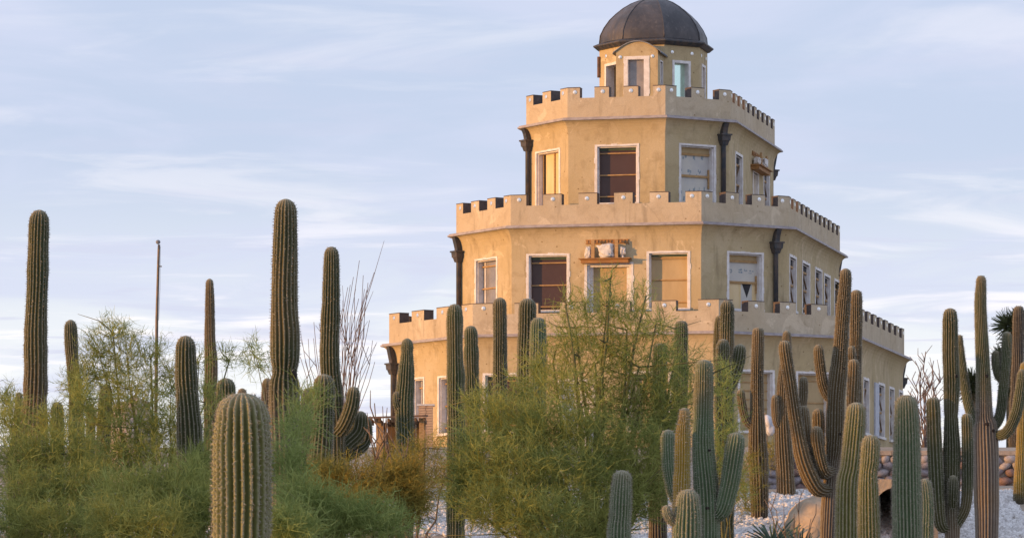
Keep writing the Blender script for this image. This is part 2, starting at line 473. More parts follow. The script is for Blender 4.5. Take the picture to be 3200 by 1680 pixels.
def cb(mb, name, mat, parent=None, smooth=False, mats=None):
    return mb.build(name, M[mat] if mat else None, parent or castle, smooth, CO, [M[x] for x in mats] if mats else None)

TIER = {'D': dict(p=(3.70, 8.742, 3.502), zt=9.072, zb=8.056, base=4.2, nm=(4, 6, 5, 9)),
        'C': dict(p=(2.90, 7.237, 2.245), zt=12.404, zb=11.391, base=8.10, nm=(4, 6, 4, 12)),
        'B': dict(p=(1.506, 5.683, 1.671), zt=15.771, zb=14.751, base=11.44, nm=(3, 4, 3, 10))}
TH = .34
def sash(fc, x0, x1, y0, y1, fx, fy, **k):
    """opening from photograph pixels: x range at row fy, y range at column fx"""
    u0, u1 = fc.hit(x0, fy)[0], fc.hit(x1, fy)[0]
    return (u0, u1, fc.hit(fx, y1)[1], fc.hit(fx, y0)[1], k)
for T, S in TIER.items():
    a, b, c = S['p']; zt, zb, base = EYE + S['zt'], EYE + S['zb'], EYE + S['base']
    S['F'] = [Facet(q, octo(a, b, c, -.04)[(i + 1) % 8]) for i, q in enumerate(octo(a, b, c, -.04))]
OP = {}
f = TIER['B']['F']
OP['B', 0] = [sash(f[0], 1677, 1747, 474, 665, 1712, 560, kind='cream')]
OP['B', 1] = [sash(f[1], 1866, 1990, 457, 633, 1925, 550, kind='brown', bat=(477, 545, 612))]
OP['B', 2] = [sash(f[2], 2128, 2231, 457, 640, 2180, 550, kind='wrap', bat=(481, 549), top=(440, 478))]
OP['B', 3] = [sash(f[3], 2299, 2319, 487, 660, 2309, 560, kind='brace', v=1), sash(f[3], 2354, 2369, 541, 690, 2361, 600, kind='lit'),
              sash(f[3], 2387, 2403, 541, 690, 2395, 600, kind='brace', v=2)]
f = TIER['C']['F']
OP['C', 0] = [sash(f[0], 1488, 1551, 811, 985, 1520, 880, kind='glass', bat=(830, 899, 962))]
OP['C', 1] = [sash(f[1], 1652, 1773, 798, 968, 1712, 880, kind='brown', bat=(816, 886, 953)),
              sash(f[1], 1834, 1972, 826, 990, 1900, 900, kind='door'),
              sash(f[1], 2028, 2150, 790, 962, 2090, 880, kind='tan', bat=(809, 876, 946))]
OP['C', 2] = [sash(f[2], 2278, 2380, 793, 965, 2330, 880, kind='wrap', bat=(815, 881), torn=1)]
OP['C', 3] = [sash(f[3], x0, x1, y0, y1, (x0 + x1) / 2, (y0 + y1) / 2, kind='brace', v=i + 3) for i, (x0, x1, y0, y1) in
              enumerate(((2468, 2487, 806, 968), (2508, 2529, 826, 982), (2548, 2567, 846, 994), (2576, 2593, 865, 1003), (2608, 2624, 881, 1012)))]
f = TIER['D']['F']
OP['D', 0] = [sash(f[0], 1292, 1323, 1184, 1365, 1308, 1270, kind='glass', bat=(1202, 1270)), sash(f[0], 1372, 1432, 1178, 1352, 1400, 1270, kind='glass', bat=(1196, 1266, 1334))]
OP['D', 1] = [sash(f[1], 1516, 1640, 1171, 1345, 1575, 1260, kind='brown', bat=(1187, 1256, 1326)), sash(f[1], 1752, 1852, 1190, 1415, 1800, 1300, kind='door'),
              sash(f[1], 1965, 2090, 1165, 1342, 2030, 1260, kind='tan', bat=(1186, 1256))]
OP['D', 2] = [sash(f[2], 2312, 2414, 1161, 1345, 2360, 1260, kind='tan', bat=(1196, 1222, 1249, 1277)), sash(f[2], 2493, 2591, 1167, 1352, 2540, 1260, kind='tan', bat=(1186, 1254))]
OP['D', 3] = [sash(f[3], x0, x1, y0, y1, (x0 + x1) / 2, (y0 + y1) / 2, kind='brace', v=i) for i, (x0, x1, y0, y1) in
              enumerate(((2699, 2714, 1188, 1352), (2746, 2763, 1204, 1364), (2780, 2793, 1216, 1374), (2810, 2820, 1226, 1380)))]

def wall_facet(mb, fc, z0, z1, ops):
    us = sorted({0, fc.L, *[q for o in ops for q in o[:2]]}); zs = sorted({z0, z1, *[q for o in ops for q in o[2:4]]})
    for i in range(len(us) - 1):
        for j in range(len(zs) - 1):
            um, zm = (us[i] + us[i + 1]) / 2, (zs[j] + zs[j + 1]) / 2
            if any(o[0] < um < o[1] and o[2] < zm < o[3] for o in ops): continue
            mb.add([fc.pt(us[i], zs[j]), fc.pt(us[i + 1], zs[j]), fc.pt(us[i + 1], zs[j + 1]), fc.pt(us[i], zs[j + 1])], [[0, 1, 2, 3]])
    for u0, u1, a, b, _ in ops:
        c = [(u0, a), (u1, a), (u1, b), (u0, b)]
        for i in range(4):
            p, q = c[i], c[(i + 1) % 4]
            mb.add([fc.pt(*p), fc.pt(*p, -TH), fc.pt(*q, -TH), fc.pt(*q)], [[0, 1, 2, 3]])
def rough_bar(fc, mb, u0, u1, z0, z1, d0, d1, axis_, amp, seed):
    """a hand-laid band of white render: its outer edge wanders"""
    n = max(3, int((u1 - u0 if axis_ == 'u' else z1 - z0) / .16))
    for i in range(n):
        k = mnoise.noise((seed, i * .9, 0)) * amp
        if axis_ == 'u': fc.box(mb, u0 + (u1 - u0) * i / n, u0 + (u1 - u0) * (i + 1) / n, z0, z1 + k, d0, d1 + .0005 * (i % 3))
        elif axis_ == 'l': fc.box(mb, u0 - k, u1, z0 + (z1 - z0) * i / n, z0 + (z1 - z0) * (i + 1) / n, d0, d1 + .0005 * (i % 3))
        else: fc.box(mb, u0, u1 + k, z0 + (z1 - z0) * i / n, z0 + (z1 - z0) * (i + 1) / n, d0, d1 + .0005 * (i % 3))
wcount = 0
def fill(T, k, fc, op):
    global wcount
    wcount += 1
    u0, u1, z0, z1, kw = op; kind = kw['kind']; w, h = u1 - u0, z1 - z0
    tr = .075 if k != 3 else .10
    door = kind in ('door', 'lit') or (kind == 'cream')
    mb = MB()
    # surround proud of the render, and the white lining of the reveal
    rough_bar(fc, mb, u0 - tr, u0 + .004, z0, z1 + .003, -.05, .014, 'l', .03, wcount)
    rough_bar(fc, mb, u1 - .004, u1 + tr, z0, z1 + .003, -.05, .014, 'r', .03, wcount + 50)
    rough_bar(fc, mb, u0 - tr + .002, u1 + tr - .002, z1, z1 + tr * .8, -.05, .017, 'u', .03, wcount + 90)
    lin = .035 if kind != 'door' else .07
    RV = -.30 if k != 3 else -.16
    fc.box(mb, u0 + .002, u0 + lin, z0, z1 - .002, RV, -.052)
    fc.box(mb, u1 - lin, u1 - .002, z0, z1 - .002, RV, -.052)
    fc.box(mb, u0 + lin, u1 - lin, z1 - lin, z1 - .002, RV, -.052)
    if not door: fc.box(mb, u0 - tr, u1 + tr, z0 - .075, z0, -.30, .06)
    fr = cb(mb, 'door' if kind in ('door', 'lit') else 'window', 'white_paint')
    i0, i1, iz1 = u0 + lin, u1 - lin, z1 - lin
    def part(name, mat, *boxes):
        q = MB()
        for bx in boxes: fc.box(q, *bx)
        return cb(q, name, mat, fr)
    D = -.235 if k != 3 else -.125
    zof = lambda yy: fc.hit((1600 + 1), yy)[1]
    def bats(rows, mat='batten_wood', hh=.035, d0=D, d1=D + .05):
        xm = {'B': 1925, 'C': 1712, 'D': 1575}[T]
        for r in rows:
            xx = {0: {'B': 1712, 'C': 1520, 'D': 1400}[T], 1: {'B': 1925, 'C': 1900, 'D': 1700}[T], 2: {'B': 2180, 'C': 2330, 'D': 2450}[T], 3: 2500}[k]
            z = fc.hit(xx, r)[1]
            if z0 + .03 < z < iz1 - .03: part('batten', mat, (i0, i1, z - hh / 2, z + hh / 2, d0, d1))
    if kind == 'brown':
        part('pane', 'brown_glass', (i0, i1, z0, iz1, D - .03, D)); bats(kw['bat'])
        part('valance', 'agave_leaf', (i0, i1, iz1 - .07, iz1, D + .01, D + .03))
    elif kind == 'tan':
        zs = [z0] + sorted(fc.hit(2090 if T == 'C' else (2030 if k == 1 else 2450), r)[1] for r in kw['bat']) + [iz1]
        for q in range(len(zs) - 1):
            part('board', 'tan_board', (i0, i1, zs[q] + .003, zs[q + 1] - .003, D - .03, D + .003 * (q % 2)))
        bats(kw['bat'], 'batten_wood', .03, D + .004, D + .03)
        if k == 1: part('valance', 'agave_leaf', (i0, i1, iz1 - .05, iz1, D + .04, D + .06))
    elif kind == 'wrap':
        part('sheet', 'house_wrap', (i0, i1, z0, iz1, D - .03, D))
        if kw.get('torn'):
            q = MB(); um = i0 + (i1 - i0) * .55; zq = fc.hit(2330, 884)[1]
            q.add([fc.pt(um - .02, zq, D + .004), fc.pt(um + .28 * (i1 - i0), zq, D + .004), fc.pt(um + .14 * (i1 - i0), zq - .42, D + .004)], [[0, 1, 2]])
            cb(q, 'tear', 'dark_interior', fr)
            part('board', 'cream_board', (i0, um - .06, z0, zq, D, D + .006))
            part('board', 'cream_board', (um + .31 * (i1 - i0), i1, z0, zq, D, D + .006))
            zq = fc.hit(2330, 812)[1]
        else: zq = fc.hit(2180, 478)[1]
        part('board', 'tan_board', (i0, i1, zq, iz1, D, D + .02))
        rp_ = random.Random(wcount); sc_ = (i1 - i0)
        rows = ((.80, .07), (.56, .055), (.50, .04), (.20, .10), (.10, .07)) if not kw.get('torn') else ((.70, .035), (.665, .03))
        for zr_, hr_ in rows:
            u_ = i0 + sc_ * rp_.uniform(.06, .2)
            while u_ < i1 - .16 * sc_:
                q = MB(); wr_ = sc_ * rp_.uniform(.05, .16); nb = rp_.randint(2, 4)
                for b_ in range(nb):
                    za_ = z0 + h * zr_ + rp_.uniform(-.4, .3) * hr_ * h; fc.box(q, u_ + wr_ * b_ / nb, u_ + wr_ * (b_ + rp_.uniform(.5, .95)) / nb, za_, za_ + hr_ * h * rp_.uniform(.5, 1.1), D, D + .0025)
                cb(q, 'print', 'print_blue', fr); u_ += wr_ + sc_ * rp_.uniform(.06, .22)
        bats(kw['bat'], 'batten_wood', .07, D, D + .045)
        q = MB(); fc.box(q, i1 - .05, i1, z0 + h * .3, z0 + h * .62, D + .003, D + .044); cb(q, 'batten', 'batten_wood', fr)
    elif kind == 'cream':
        n = 2
        for q in range(n): part('board', 'cream_board', (i0 + .12 + (i1 - i0 - .12) * q / n + .012, i0 + .12 + (i1 - i0 - .12) * (q + 1) / n - .012, z0, iz1, D - .02, D))
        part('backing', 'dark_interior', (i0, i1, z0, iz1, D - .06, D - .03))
        for q in (.03, .12 + (i1 - i0 - .12) * .5, i1 - i0 - .02): part('batten', 'batten_wood', (i0 + q - .022, i0 + q + .022, z0, iz1, D, D + .04))
    elif kind == 'glass':
        part('pane', 'dusty_glass', (i0, i1, z0, iz1, D - .02, D)); bats(kw['bat'], 'batten_wood', .04)
        part('stile', 'white_paint', (i0 + (i1 - i0) * .10, i0 + (i1 - i0) * .15, z0, iz1, D, D + .02))
    elif kind == 'door':
        part('panel', 'tan_board' if T == 'C' else 'white_paint', (i0, i1, z0, iz1, D - .04, D))
        part('jamb', 'white_paint', (i0, i0 + .09, z0, iz1, D, D + .09)); part('jamb', 'white_paint', (i1 - .09, i1, z0, iz1, D, D + .09))
        part('threshold', 'white_paint', (i0 + .09, i1 - .09, z0, z0 + .14, D, D + .05))
    elif kind == 'lit':
        part('panel', 'cream_board', (i0, i1, z0, iz1, D - .04, D))
    elif kind == 'brace':
        rr_ = random.Random(kw['v'] * 7 + 1 + ord(T))
        part('backing', 'dusty_glass' if rr_.random() < .5 else 'brown_board', (i0, i1, z0, iz1, -.20, -.18))
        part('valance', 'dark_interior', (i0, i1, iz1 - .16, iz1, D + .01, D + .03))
        for q in range(3): 
            z = z0 + h * (.12, .48, .84)[q]; part('batten', 'batten_wood', (i0, i1, z - .03, z + .03, D, D + .05))
        q = MB(); s = rr_.choice((-1, 1)); m_ = (i0 + i1) / 2; e = w * .3
        fc.bar(q, (m_ - s * e, z0 + h * .83), (m_ + s * e, z0 + h * .53), .06, D + .051, D + .09); cb(q, 'brace', 'old_wood', fr)
        q = MB(); fc.bar(q, (m_ + s * e, z0 + h * .13), (m_ - s * e * .6, z0 + h * .46), .06, D + .051, D + .09); cb(q, 'brace', 'old_wood', fr)

for T in 'DCB':
    S = TIER[T]; a, b, c = S['p']; zt, zb, base = EYE + S['zt'], EYE + S['zb'], EYE + S['base']
    cove0 = zb - .60; notch = zt - .33
    mb = MB()
    for k, fc in enumerate(S['F']):
        wall_facet(mb, fc, base, cove0, OP.get((T, k), []))
    # cove: quarter-round flare under the cornice
    prof = [(-.04 + .26 * (1 - math.cos(q * math.pi / 2 * .92)) / (1 - math.cos(math.pi / 2 * .92)), cove0 + (zb - cove0) * math.sin(q * math.pi / 2) ** .9) for q in np.linspace(0, 1, 8)]
    prev = None
    for o, z in prof:
        ring = [Vector((p.x, p.y, z)) for p in octo(a, b, c, o)]
        if prev:
            for i in range(8): mb.add([prev[i], prev[(i + 1) % 8], ring[(i + 1) % 8], ring[i]], [[0, 1, 2, 3]])
        prev = ring
    cb(mb, 'wall', 'stucco_cream')
    for k in range(4):
        for op in OP.get((T, k), []): fill(T, k, S['F'][k], op)
    # cornice strip: two small steps
    mb = MB()
    def ringband(mb, o0, o1, z0, z1, mi=0, top=True):
        A0, A1 = octo(a, b, c, o0), octo(a, b, c, o1)
        for i in range(8):
            j = (i + 1) % 8
            mb.hexa([(*A1[i], z0), (*A1[j], z0), (*A0[j], z0), (*A0[i], z0), (*A1[i], z1), (*A1[j], z1), (*A0[j], z1), (*A0[i], z1)], mi)
    ringband(mb, -.30, .255, zb + .001, zb + .045); ringband(mb, -.30, .215, zb + .0455, zb + .085)
    cb(mb, 'cornice', 'cornice_paint')
    # roof deck and parapet
    mb = MB(); mb.prism([(p.x, p.y) for p in octo(a, b, c, -.20)], zb - .08, zb + .03)
    cb(mb, 'roof_deck', 'roof_deck')
    mb = MB(); ringband(mb, -TH, 0, zb + .086, notch)
    par = cb(mb, 'parapet', 'stucco_parapet')
    PO, PI_ = octo(a, b, c), octo(a, b, c, -TH)
    FO = [Facet(PO[i], PO[(i + 1) % 8]) for i in range(8)]
    n4 = S['nm']; NM = [n4[0], n4[1], n4[2], n4[3], n4[0], n4[1], n4[2], n4[3]]
    lay = []
    for k in range(8):
        n = NM[k]; L = FO[k].L; m_ = L * .56 / (n - .4 * .56 * 1) ; g = (L - m_ * (n - .3)) / (n - 1); e = m_ * .85
        lay.append((n, m_, g, e))
    def merlon(poly, outer=(0,)):
        z1 = zt + random.uniform(-.012, .012)
        q = MB(); q.prism(poly, notch, z1 - .02, 1); q.m = [1, 1] + [0 if i in outer else 1 for i in range(len(poly))]
        cxm = sum(p[0] for p in poly) / len(poly); cym = sum(p[1] for p in poly) / len(poly)
        q.prism([(p[0] + (p[0] - cxm) * .015, p[1] + (p[1] - cym) * .015) for p in poly], z1 - .0195, z1 + .004, 1)
        cb(q, 'merlon', None, par, mats=['stucco_parapet', 'coping'])
    def socket(fc, u):
        q = MB(); n = 10; zc_ = zt - .155; r = .062
        v = [fc.pt(u, zc_, .022)] + [fc.pt(u + r * math.cos(2 * math.pi * i / n), zc_ + r * math.sin(2 * math.pi * i / n), .014) for i in range(n)] + [fc.pt(u + r * math.cos(2 * math.pi * i / n), zc_ + r * math.sin(2 * math.pi * i / n), -.01) for i in range(n)]
        q.add(v, [[0, 1 + i, 1 + (i + 1) % n] for i in range(n)] + [[1 + i, 1 + n + i, 1 + n + (i + 1) % n, 1 + (i + 1) % n] for i in range(n)])
        cb(q, 'lamp_socket', 'enamel', par)
    for k in range(8):
        n, m_, g, e = lay[k]; fc = FO[k]
        kp = (k - 1) % 8; np_, mp_, gp_, ep_ = lay[kp]; fp = FO[kp]
        A = fp.pt(fp.L - ep_, 0); Bq = fc.pt(0, 0); C_ = fc.pt(e, 0); Dq = fc.pt(e, 0, -TH); E_ = PI_[k]; F_ = fp.pt(fp.L - ep_, 0, -TH)
        merlon([(p[0], p[1]) for p in (A, Bq, C_, Dq, E_, F_)], (0, 1))
        u = e + g
        us_ = [e * .55]
        for i in range(n - 2):
            merlon([(p.x, p.y) for p in (fc.pt(u, 0), fc.pt(u + m_, 0), fc.pt(u + m_, 0, -TH), fc.pt(u, 0, -TH))])
            us_.append(u + m_ / 2); u += m_ + g
        us_.append(fc.L - e * .55)
        if k < 4:
            for q in us_: socket(fc, q + random.uniform(-.03, .03))

# rainwater pipes with leader heads at the corners where chamfer meets long side
def downpipe(T, x, fk, y_head, uu=None):
    S = TIER[T]; fc = S['F'][fk]; zb, base = EYE + S['zb'], EYE + S['base']
    u, zh = fc.hit(x, y_head)
    u = min(max(u, .08), fc.L - .08)
    if uu is not None: u, zh = uu, zb - .62
    n = fc.n; P = lambda z, d, du=0: fc.pt(u + du, z, d)
    mb = MB(); r = .075
    mb.tube([P(base, .09), P(zh - .30, .09), P(zh - .24, .09)], [r, r, r * 1.2], 12)
    dp_ = cb(mb, 'downpipe', 'downpipe_iron', smooth=True)
    q = MB()
    for z0, z1, w0, w1 in ((zh - .27, zh - .13, .085, .125), (zh - .13, zh + .03, .145, .16), (zh + .03, zh + .075, .19, .19)):
        q.hexa([P(zz0, .10 + sy * ww, sx * ww) for zz0, ww in ((z0, w0), (z1, w1)) for sx, sy in ((-1, 1), (1, 1), (1, -1), (-1, -1))])
    cb(q, 'leader_head', 'downpipe_iron', dp_)
    q = MB()
    pts = [P(zh + .06, .10), P(zh + .14, .10), P(zh + .26, .13), P(zb - .02, .20)]
    for i in range(3):
        w = .085
        A_, B_ = pts[i], pts[i + 1]
        e3 = Vector((fc.e.x, fc.e.y, 0)) * w; n3 = Vector((n.x, n.y, 0)) * w
        q.hexa([A_ - e3 + n3, A_ + e3 + n3, A_ + e3 - n3, A_ - e3 - n3, B_ - e3 + n3, B_ + e3 + n3, B_ + e3 - n3, B_ - e3 - n3])
    cb(q, 'swan_neck', 'downpipe_iron', dp_)
downpipe('B', 2256, 2, 428); downpipe('B', 1657, 0, 446)
downpipe('C', 2419, 2, 764); downpipe('C', 1441, 0, 792)
downpipe('D', 1236, 0, 1142)
for T in 'BCD': downpipe(T, 0, 4, 900, .25)

# shelf with white plaster figure over the doors (middle tier front, upper tier side)
def door_shelf(T, k, x0, x1, ys, ye, xm, ysc):
    fc = TIER[T]['F'][k]
    u0, u1 = fc.hit(x0, ys)[0], fc.hit(x1, ys)[0]; z1, z0 = fc.hit(xm, ys)[1], fc.hit(xm, ye)[1]
    w = u1 - u0
    mb = MB(); fc.box(mb, u0, u1, z1 - .03, z1, 0, .34); fc.box(mb, u0 + .06, u1 - .06, z0, z1 - .031, -.01, .27)
    sh = cb(mb, 'door_shelf', 'shelf_wood')
    zt = fc.hit(xm, ysc)[1]
    for q in (.27, .73):
        mb = MB(); fc.box(mb, u0 + w * q - .05, u0 + w * q + .05, z1, zt + .12, .20, .27); cb(mb, 'post', 'batten_wood', sh)
    mb = MB(); fc.box(mb, u0 + w * .1, u1 - w * .06, zt + .02, zt + .05, .0, .03); fc.box(mb, u0 + w * .1, u1 - w * .06, zt + .13, zt + .15, .0, .045)
    n = 13
    for i in range(n):
        q = u0 + w * .1 + w * .84 * (i + .2) / n; fc.box(mb, q, q + w * .84 / n * .6, zt + .05, zt + .131, .0, .06 if i % 2 else .045)
    cb(mb, 'dentil_strip', 'shelf_wood', sh)
    def lump(cu, cz, cd, ru, rz, rd, seed, amp):
        bm = bmesh.new(); bmesh.ops.create_icosphere(bm, subdivisions=4, radius=1)
        V = []
        for v in bm.verts:
            p = v.co.normalized()
            s = 1 + amp * mnoise.fractal(p * 1.7 + Vector((seed, 0, 0)), .9, 2.1, 4) + amp * .5 * abs(mnoise.noise(p * 5 + Vector((0, seed, 0))))
            # squared-off block shape with folds
            q = Vector([math.copysign(abs(t_) ** .55, t_) for t_ in p]) * s
            V.append(fc.pt(cu + q.x * ru, cz + q.z * rz, cd + q.y * rd))
        Fs = [[v.index for v in f_.verts] for f_ in bm.faces]; bm.free()
        mb = MB(); mb.add(V, Fs); cb(mb, 'plaster_figure', 'plaster_white', sh, smooth=True)
    hh = zt - z1
    lump(u0 + w * .52, z1 + hh * .50, .17, w * .15, hh * .46, .15, 3, .35)
    lump(u0 + w * .17, z1 + hh * .42, .15, w * .055, hh * .38, .10, 8, .4)
    lump(u0 + w * .84, z1 + hh * .45, .15, w * .045, hh * .26, .08, 5, .5)
    lump(u0 + w * .84, z1 + hh * .10, .15, w * .022, hh * .16, .05, 6, .3)
door_shelf('C', 1, 1815, 1975, 808, 823, 1895, 764)
door_shelf('B', 3, 2345, 2383, 523, 538, 2362, 494)

# shutter beside a ground-floor side window
fc = TIER['D']['F'][3]; u0, z0 = fc.hit(2731, 1364); u1, z1 = fc.hit(2743, 1198)
mb = MB(); fc.box(mb, u0, u1, z0, z1, 0, .05); sh_ = cb(mb, 'shutter', 'shutter_blue')

# cupola: octagonal lantern with windows, dormer porch, faceted dome
RC = 1.73; ZR = EYE + TIER['B']['zb'] + .02; ZE = EYE + 17.60; c8 = RC * math.cos(R(22.5)); s8 = RC * math.sin(R(22.5))
co = octo(s8, c8, c8 - s8)
CF = [Facet(co[i], co[(i + 1) % 8]) for i in range(8)]
mb = MB(); wins = {}
def cup_open(fc, u0, u1, z0, z1): return (u0, u1, z0, z1, {})
zw = CF[2].hit(2120, 194)[1]
for k in range(8):
    fc = CF[k]
    if k == 1: ops = [cup_open(fc, .30, fc.L - .30, ZR + .2, ZE - .35)]
    elif k == 2:
        q0, q1 = fc.hit(2105, 230)[0], fc.hit(2154, 230)[0]; ops = [cup_open(fc, q0, q1, ZR + .25, zw)]
    elif k == 0:
        q0, q1 = fc.hit(1893, 230)[0], fc.L - .22; ops = [cup_open(fc, q0, q1, ZR + .25, zw)]
    else: ops = [cup_open(fc, fc.L * .3, fc.L * .7, ZR + .25, zw)]
    wins[k] = ops[0]
    wall_facet(mb, fc, ZR, ZE, ops)
cup = cb(mb, 'cupola', 'stucco_cream')
# inner skin so that the lantern room has real walls
mb = MB(); ci = octo(s8, c8, c8 - s8, -TH)
for k in range(8):
    fi = Facet(ci[k], ci[(k + 1) % 8]); o = wins[k]; dl = (CF[k].L - fi.L) / 2
    wall_facet(mb, fi, ZR, ZE, [(o[0] - dl, o[1] - dl, o[2], o[3], {})] if True else [])
    # (reveals already built on the outer skin; these run a little further in)
mb.prism([(p.x, p.y) for p in octo(s8, c8, c8 - s8, -.02)], ZE - .04, ZE - .001)
cb(mb, 'inner_wall', 'stucco_cream', cup)
for k in (0, 2, 3, 4, 5, 6, 7):
    fc = CF[k]; u0, u1, z0, z1, _ = wins[k]; q = MB(); t_ = .05
    rough_bar(fc, q, u0 - t_, u0 + .03, z0, z1, -.30, .014, 'l', .02, k); rough_bar(fc, q, u1 - .03, u1 + t_, z0, z1, -.30, .014, 'r', .02, k + 9)
    rough_bar(fc, q, u0 - t_, u1 + t_, z1 - .03, z1 + t_, -.30, .017, 'u', .02, k + 20)
    fc.box(q, u0 - t_, u1 + t_, z0 - .06, z0, -.30, .05)
    w_ = cb(q, 'cupola_window', 'white_paint', castle)
    if k in (2, 6):
        q = MB(); fc.box(q, u0 + .03, u1 - .03, z0, z1 - .03, -.24, -.22); cb(q, 'pane', 'green_glass', w_)
    else:
        q = MB(); m_ = u0 + (u1 - u0) * .55; fc.box(q, m_ - .03, m_ + .03, z0, z1 - .03, -.20, -.16); cb(q, 'mullion', 'batten_wood', w_)
# sockets under the eaves
for k in (0, 2, 3):
    for fr_ in ((.22, .78) if k else (.3,)):
        fc = CF[k]; u = fc.L * fr_; q = MB(); n = 10; z_ = ZE - .27
        v = [fc.pt(u, z_, .025)] + [fc.pt(u + .055 * math.cos(2 * math.pi * i / n), z_ + .055 * math.sin(2 * math.pi * i / n), .015) for i in range(n)] + [fc.pt(u + .055 * math.cos(2 * math.pi * i / n), z_ + .055 * math.sin(2 * math.pi * i / n), -.01) for i in range(n)]
        q.add(v, [[0, 1 + i, 1 + (i + 1) % n] for i in range(n)] + [[1 + i, 1 + n + i, 1 + n + (i + 1) % n, 1 + (i + 1) % n] for i in range(n)])
        cb(q, 'lamp_socket', 'enamel', cup)
# eaves
def o8(r): return octo(r * math.sin(R(22.5)), r * math.cos(R(22.5)), r * math.cos(R(22.5)) - r * math.sin(R(22.5)))
mb = MB()
prof = [(1.70, ZE - .06), (1.80, ZE - .05), (1.90, ZE + .03), (1.93, ZE + .05), (1.93, ZE + .09), (1.76, ZE + .16), (1.70, ZE + .17)]
for (r0, za), (r1, zb_) in zip(prof, prof[1:]):
    A_, B_ = o8(r0), o8(r1)
    for i in range(8):
        j = (i + 1) % 8; mb.add([(*A_[i], za), (*A_[j], za), (*B_[j], zb_), (*B_[i], zb_)], [[0, 1, 2, 3]])
cb(mb, 'eaves', 'downpipe_iron', cup)
# dome: eight curved panels with standing seams
dome = MB(); dz = ZE + .165
DP = [(0, 1.725), (.25, 1.70), (.5, 1.58), (.755, 1.40), (.95, 1.20), (1.138, .97), (1.29, .72), (1.39, .48), (1.45, .25), (1.475, .04)]
DP = [(q * .985, r) for q, r in DP]
hs = np.linspace(0, 1, 19); zz_ = np.interp(hs, np.linspace(0, 1, len(DP)), [p[0] for p in DP]); rr_ = np.interp(hs, np.linspace(0, 1, len(DP)), [p[1] for p in DP])
dm = MB()
A_ = o8(1.60); dm.prism([(p.x, p.y) for p in A_], dz - .04, dz - .005)
dobj = cb(dm, 'dome', 'dome_sheet')
def o8s(r): return [Vector((p.x, p.y)) for p in o8(max(r, .02))]
for k in range(8):
    q = MB(); NS = 6
    G_ = []
    for z, r in zip(zz_, rr_):
        P_ = o8s(r); A_, B_ = P_[k], P_[(k + 1) % 8]
        row = []
        for i in range(NS + 1):
            t_ = i / NS; p = A_.lerp(B_, t_)
            p = p * (1 + .030 * (1 - (2 * t_ - 1) ** 2))          # sheets bulge slightly between the seams
            row.append((p.x, p.y, dz + z))
        G_.append(row)
    V_ = [p for row in G_ for p in row]
    q.add(V_, [[i * (NS + 1) + j, i * (NS + 1) + j + 1, (i + 1) * (NS + 1) + j + 1, (i + 1) * (NS + 1) + j] for i in range(len(zz_) - 1) for j in range(NS)])
    cb(q, 'dome_panel', 'dome_sheet', dobj, smooth=True)
    q = MB(); q.tube([(*(o8s(r)[k] * 1.004), dz + z) for z, r in zip(zz_, rr_)], .018, 6); cb(q, 'seam', 'dome_sheet', dobj, smooth=True)
q = MB(); P_ = o8s(np.interp(.83, [p[0] for p in DP], [p[1] for p in DP]) + .02)
q = MB(); q.tube([(0, 0, dz + 1.40), (0, 0, dz + 1.50), (0, 0, dz + 1.53)], [.16, .12, .03], 10); cb(q, 'dome_cap', 'dome_sheet', dobj, smooth=True)
# dormer porch on the front facet
PJ = 1.0; pf = Facet(CF[1].p + CF[1].n * PJ, CF[1].p + CF[1].n * PJ + CF[1].e * CF[1].L)
hw = .66; uc = CF[1].L / 2
pl = Facet(pf.pt(uc - hw, 0).xy, pf.pt(uc + hw, 0).xy)
zs_ = EYE + (HZ - 163) / F * 127.0; za_ = EYE + (HZ - 133) / F * 127.0
arc = [(uc - hw + 2 * hw * i / 16, zs_ + (za_ - zs_) * math.sin(math.pi * i / 16) ** .8) for i in range(17)]
dd = [px(x, y, 127.0) for x, y in ((1957, 178), (2022, 178))]
ud0, zd1 = pl.hit(1955, 182); ud1 = pl.hit(2024, 182)[0]
mb = MB(); th = 2 * hw
# front wall with the door opening and an arched head
for (a0, a1, b0, b1) in ((0, ud0, ZR, zs_), (ud1, th, ZR, zs_), (ud0, ud1, zd1, zs_)):
    pl.box(mb, a0, a1, b0, b1, -.22, 0)
for (ua, zA), (ub, zB) in zip(arc, arc[1:]):
    q0, q1 = ua - (uc - hw), ub - (uc - hw)
    mb.hexa([pl.pt(q0, zs_, 0), pl.pt(q1, zs_, 0), pl.pt(q1, zs_, -.22), pl.pt(q0, zs_, -.22), pl.pt(q0, zA + .001, 0), pl.pt(q1, zB + .001, 0), pl.pt(q1, zB + .001, -.22), pl.pt(q0, zA + .001, -.22)])
zw0, zw1 = ZR + .45, zs_ - .28
for side in (0, 1):          # side walls, each with a narrow window opening
    ua, ub = (0, .16) if side == 0 else (th - .16, th)
    for (d0, d1, b0, b1) in ((-PJ, -.72, ZR, zs_), (-.36, -.221, ZR, zs_), (-.72, -.36, zw1, zs_), (-.72, -.36, ZR, zw0)):
        pl.box(mb, ua, ub, b0, b1, d0, d1)
por = cb(mb, 'porch', 'stucco_cream')
q = MB(); pl.box(q, th - .10, th + .015, zw1 - .0, zw1 + .04, -.76, -.32); pl.box(q, th - .10, th + .015, zw0, zw1, -.75, -.71); pl.box(q, th - .10, th + .015, zw0, zw1, -.37, -.33); cb(q, 'side_window', 'white_paint', por)
q = MB()
rough_bar(pl, q, ud0 - .06, ud0 + .07, ZR, zd1, -.225, .014, 'l', .03, 5); rough_bar(pl, q, ud1 - .12, ud1 + .06, ZR, zd1, -.225, .014, 'r', .04, 6)
pl.box(q, ud0 - .06, ud1 + .06, zd1 - .05, zd1 + .05, -.225, .017)
dfr = cb(q, 'door_frame', 'white_paint', por)
